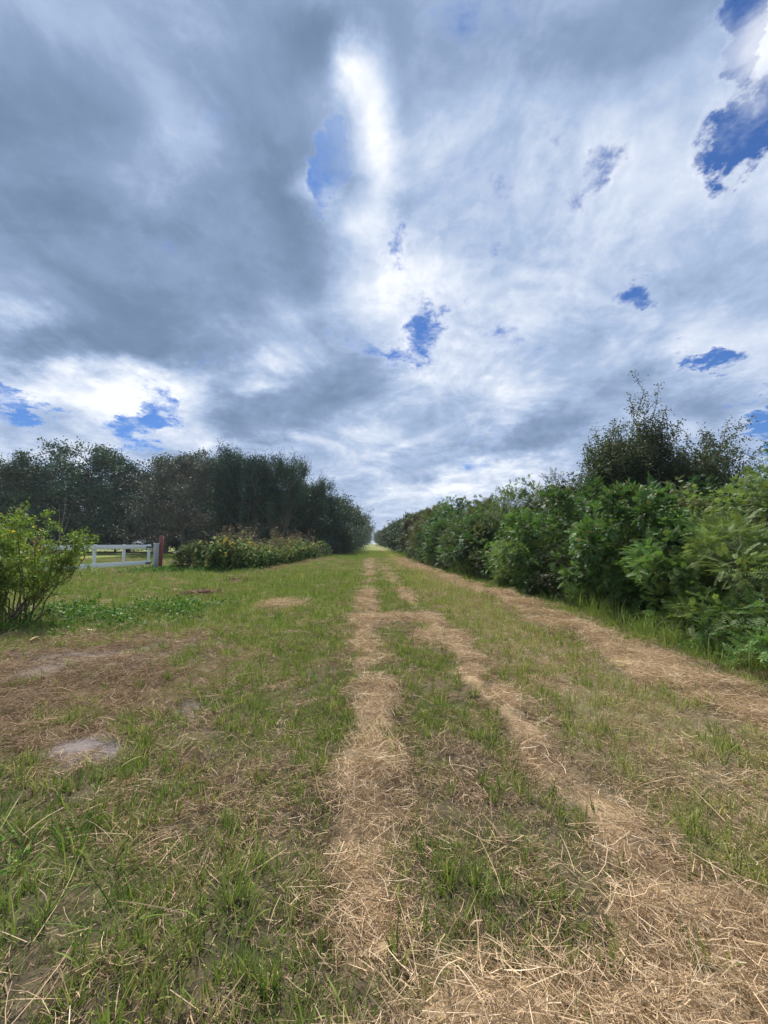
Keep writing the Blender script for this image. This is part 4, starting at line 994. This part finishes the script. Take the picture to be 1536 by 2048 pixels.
def build_debris():
    rng = np.random.default_rng(19); m, nt, out = new_mat('brown_debris')
    leafy(nt, out, nx_mix(attr('rnd'), (.06, .035, .025), (.2, .11, .07)), 0, .9, .1)
    for x, y, s, lb in ((-4.85, 11.7, 1.0, 'small reddish brown heap of plant debris on the lawn, nearer of two'), (-5.0, 15.2, 1.1, 'low dark brown heap of plant debris on the lawn, farther of two')):
        a = Acc(); n = 14; k = 9                                           # a lumpy mound under the stalks
        th = np.linspace(0, 2 * np.pi, n, endpoint=False); rows = []
        for j in range(k):
            f = j / (k - 1); r = .46 * (1 - f) ** .7 * (1 + .25 * rng.normal(size=n) * (f < 1)); rows.append(np.stack([r * np.cos(th) * 1.3, r * np.sin(th), .13 * f + .02 * rng.normal(size=n) * (0 < f < 1) - .02 * (f == 0)], 1))
        v = np.concatenate(rows); i = np.arange(k - 1)[:, None] * n + np.arange(n)[None]; i2 = np.arange(k - 1)[:, None] * n + (np.arange(n)[None] + 1) % n
        a.add(v, np.stack([i, i2, i2 + n, i + n], -1).reshape(-1, 4), .3)
        q = 260; r = np.sqrt(rng.uniform(size=q)) * .5; ph = rng.uniform(0, 6.28, q)
        p = np.stack([r * np.cos(ph) * 1.35, r * np.sin(ph), .13 * np.clip(1 - r / .5, 0, 1) ** 1.2 + .01], 1)
        d = np.stack([rng.normal(size=q), rng.normal(size=q), rng.normal(.1, .3, q)], 1)
        ribbons(a, p, d, d + rng.normal(0, .4, (q, 3)), rng.normal(size=(q, 3)), rng.uniform(.08, .3, q), .012, rng.uniform(size=q), .5)
        o = mesh_object('debris_pile', a.mesh('debris_pile', m), None, (x, y, float(height(x, y)))); o.scale = (s,) * 3; o.rotation_euler = (0, 0, .3 * s)
        tag(o, lb, 'debris pile', 'debris heaps on the lawn')

def build_litter():
    m, nt, out = new_mat('dry_leaf'); leafy(nt, out, nx_mix(attr('rnd'), (.42, .27, .12), (.58, .42, .24)), .1)
    rng = np.random.default_rng(3); a = Acc(); n = 7
    t = np.linspace(0, 1, n); w = np.sin(np.pi * t ** .8) * .035 + .001
    v = np.concatenate([np.stack([t * .17 - .085, w, .012 + .02 * np.abs(t - .5) + w * .5], 1), np.stack([t * .17 - .085, 0 * t, .008 + .02 * np.abs(t - .5)], 1), np.stack([t * .17 - .085, -w, .012 + .02 * np.abs(t - .5) + w * .4], 1)])
    a.add(v, [(r * n + i, r * n + i + 1, (r + 1) * n + i + 1, (r + 1) * n + i) for r in (0, 1) for i in range(n - 1)], .6)
    lm = a.mesh('fallen_leaf', m, True)
    spots = [(-4.55, 6.75, .95, 'pale fallen dry leaf below the flowering bush, nearest the weeds'), (-3.55, 7.75, 1.1, 'curled dry leaf lying on the green weeds'), (-5.0, 6.2, 1.0, 'small pale dry leaf at the edge of the brown worn ground'), (-5.5, 6.15, .9, 'small tan dry leaf nearest the left edge below the bush')]
    for x, y, s, lb in spots:
        o = mesh_object('fallen_leaf', lm, None, (x, y, float(height(x, y)) + .03)); o.rotation_euler = (.1, .15, rng.uniform(0, 6)); o.scale = (s,) * 3
        tag(o, lb, 'leaf', 'dry leaves below the bush')

def build_haze():
    """the humid air: one closed even volume round camera and scene"""
    m, nt, out = new_mat('humid_air')
    pv = nt.nodes.new('ShaderNodeVolumePrincipled'); pv.inputs['Color'].default_value = (.86, .92, 1.0, 1)
    pv.inputs['Density'].default_value = .00035; pv.inputs['Anisotropy'].default_value = .2
    nt.links.new(pv.outputs[0], out.inputs['Volume'])
    a = Acc(); bx(a, (-3900, -1900, -2.0), (3900, 6600, 26.0))
    o = mesh_object('haze', a.mesh('haze', m)); o['kind'] = 'stuff'; o['label'] = 'thin humid air over the whole field'

build_gate()
build_flower_bush()
build_small_shrubs()
build_cannas()
build_left_trees()
build_hedge()
build_vine_tree()
build_pole()
build_litter()
build_debris()
build_haze()
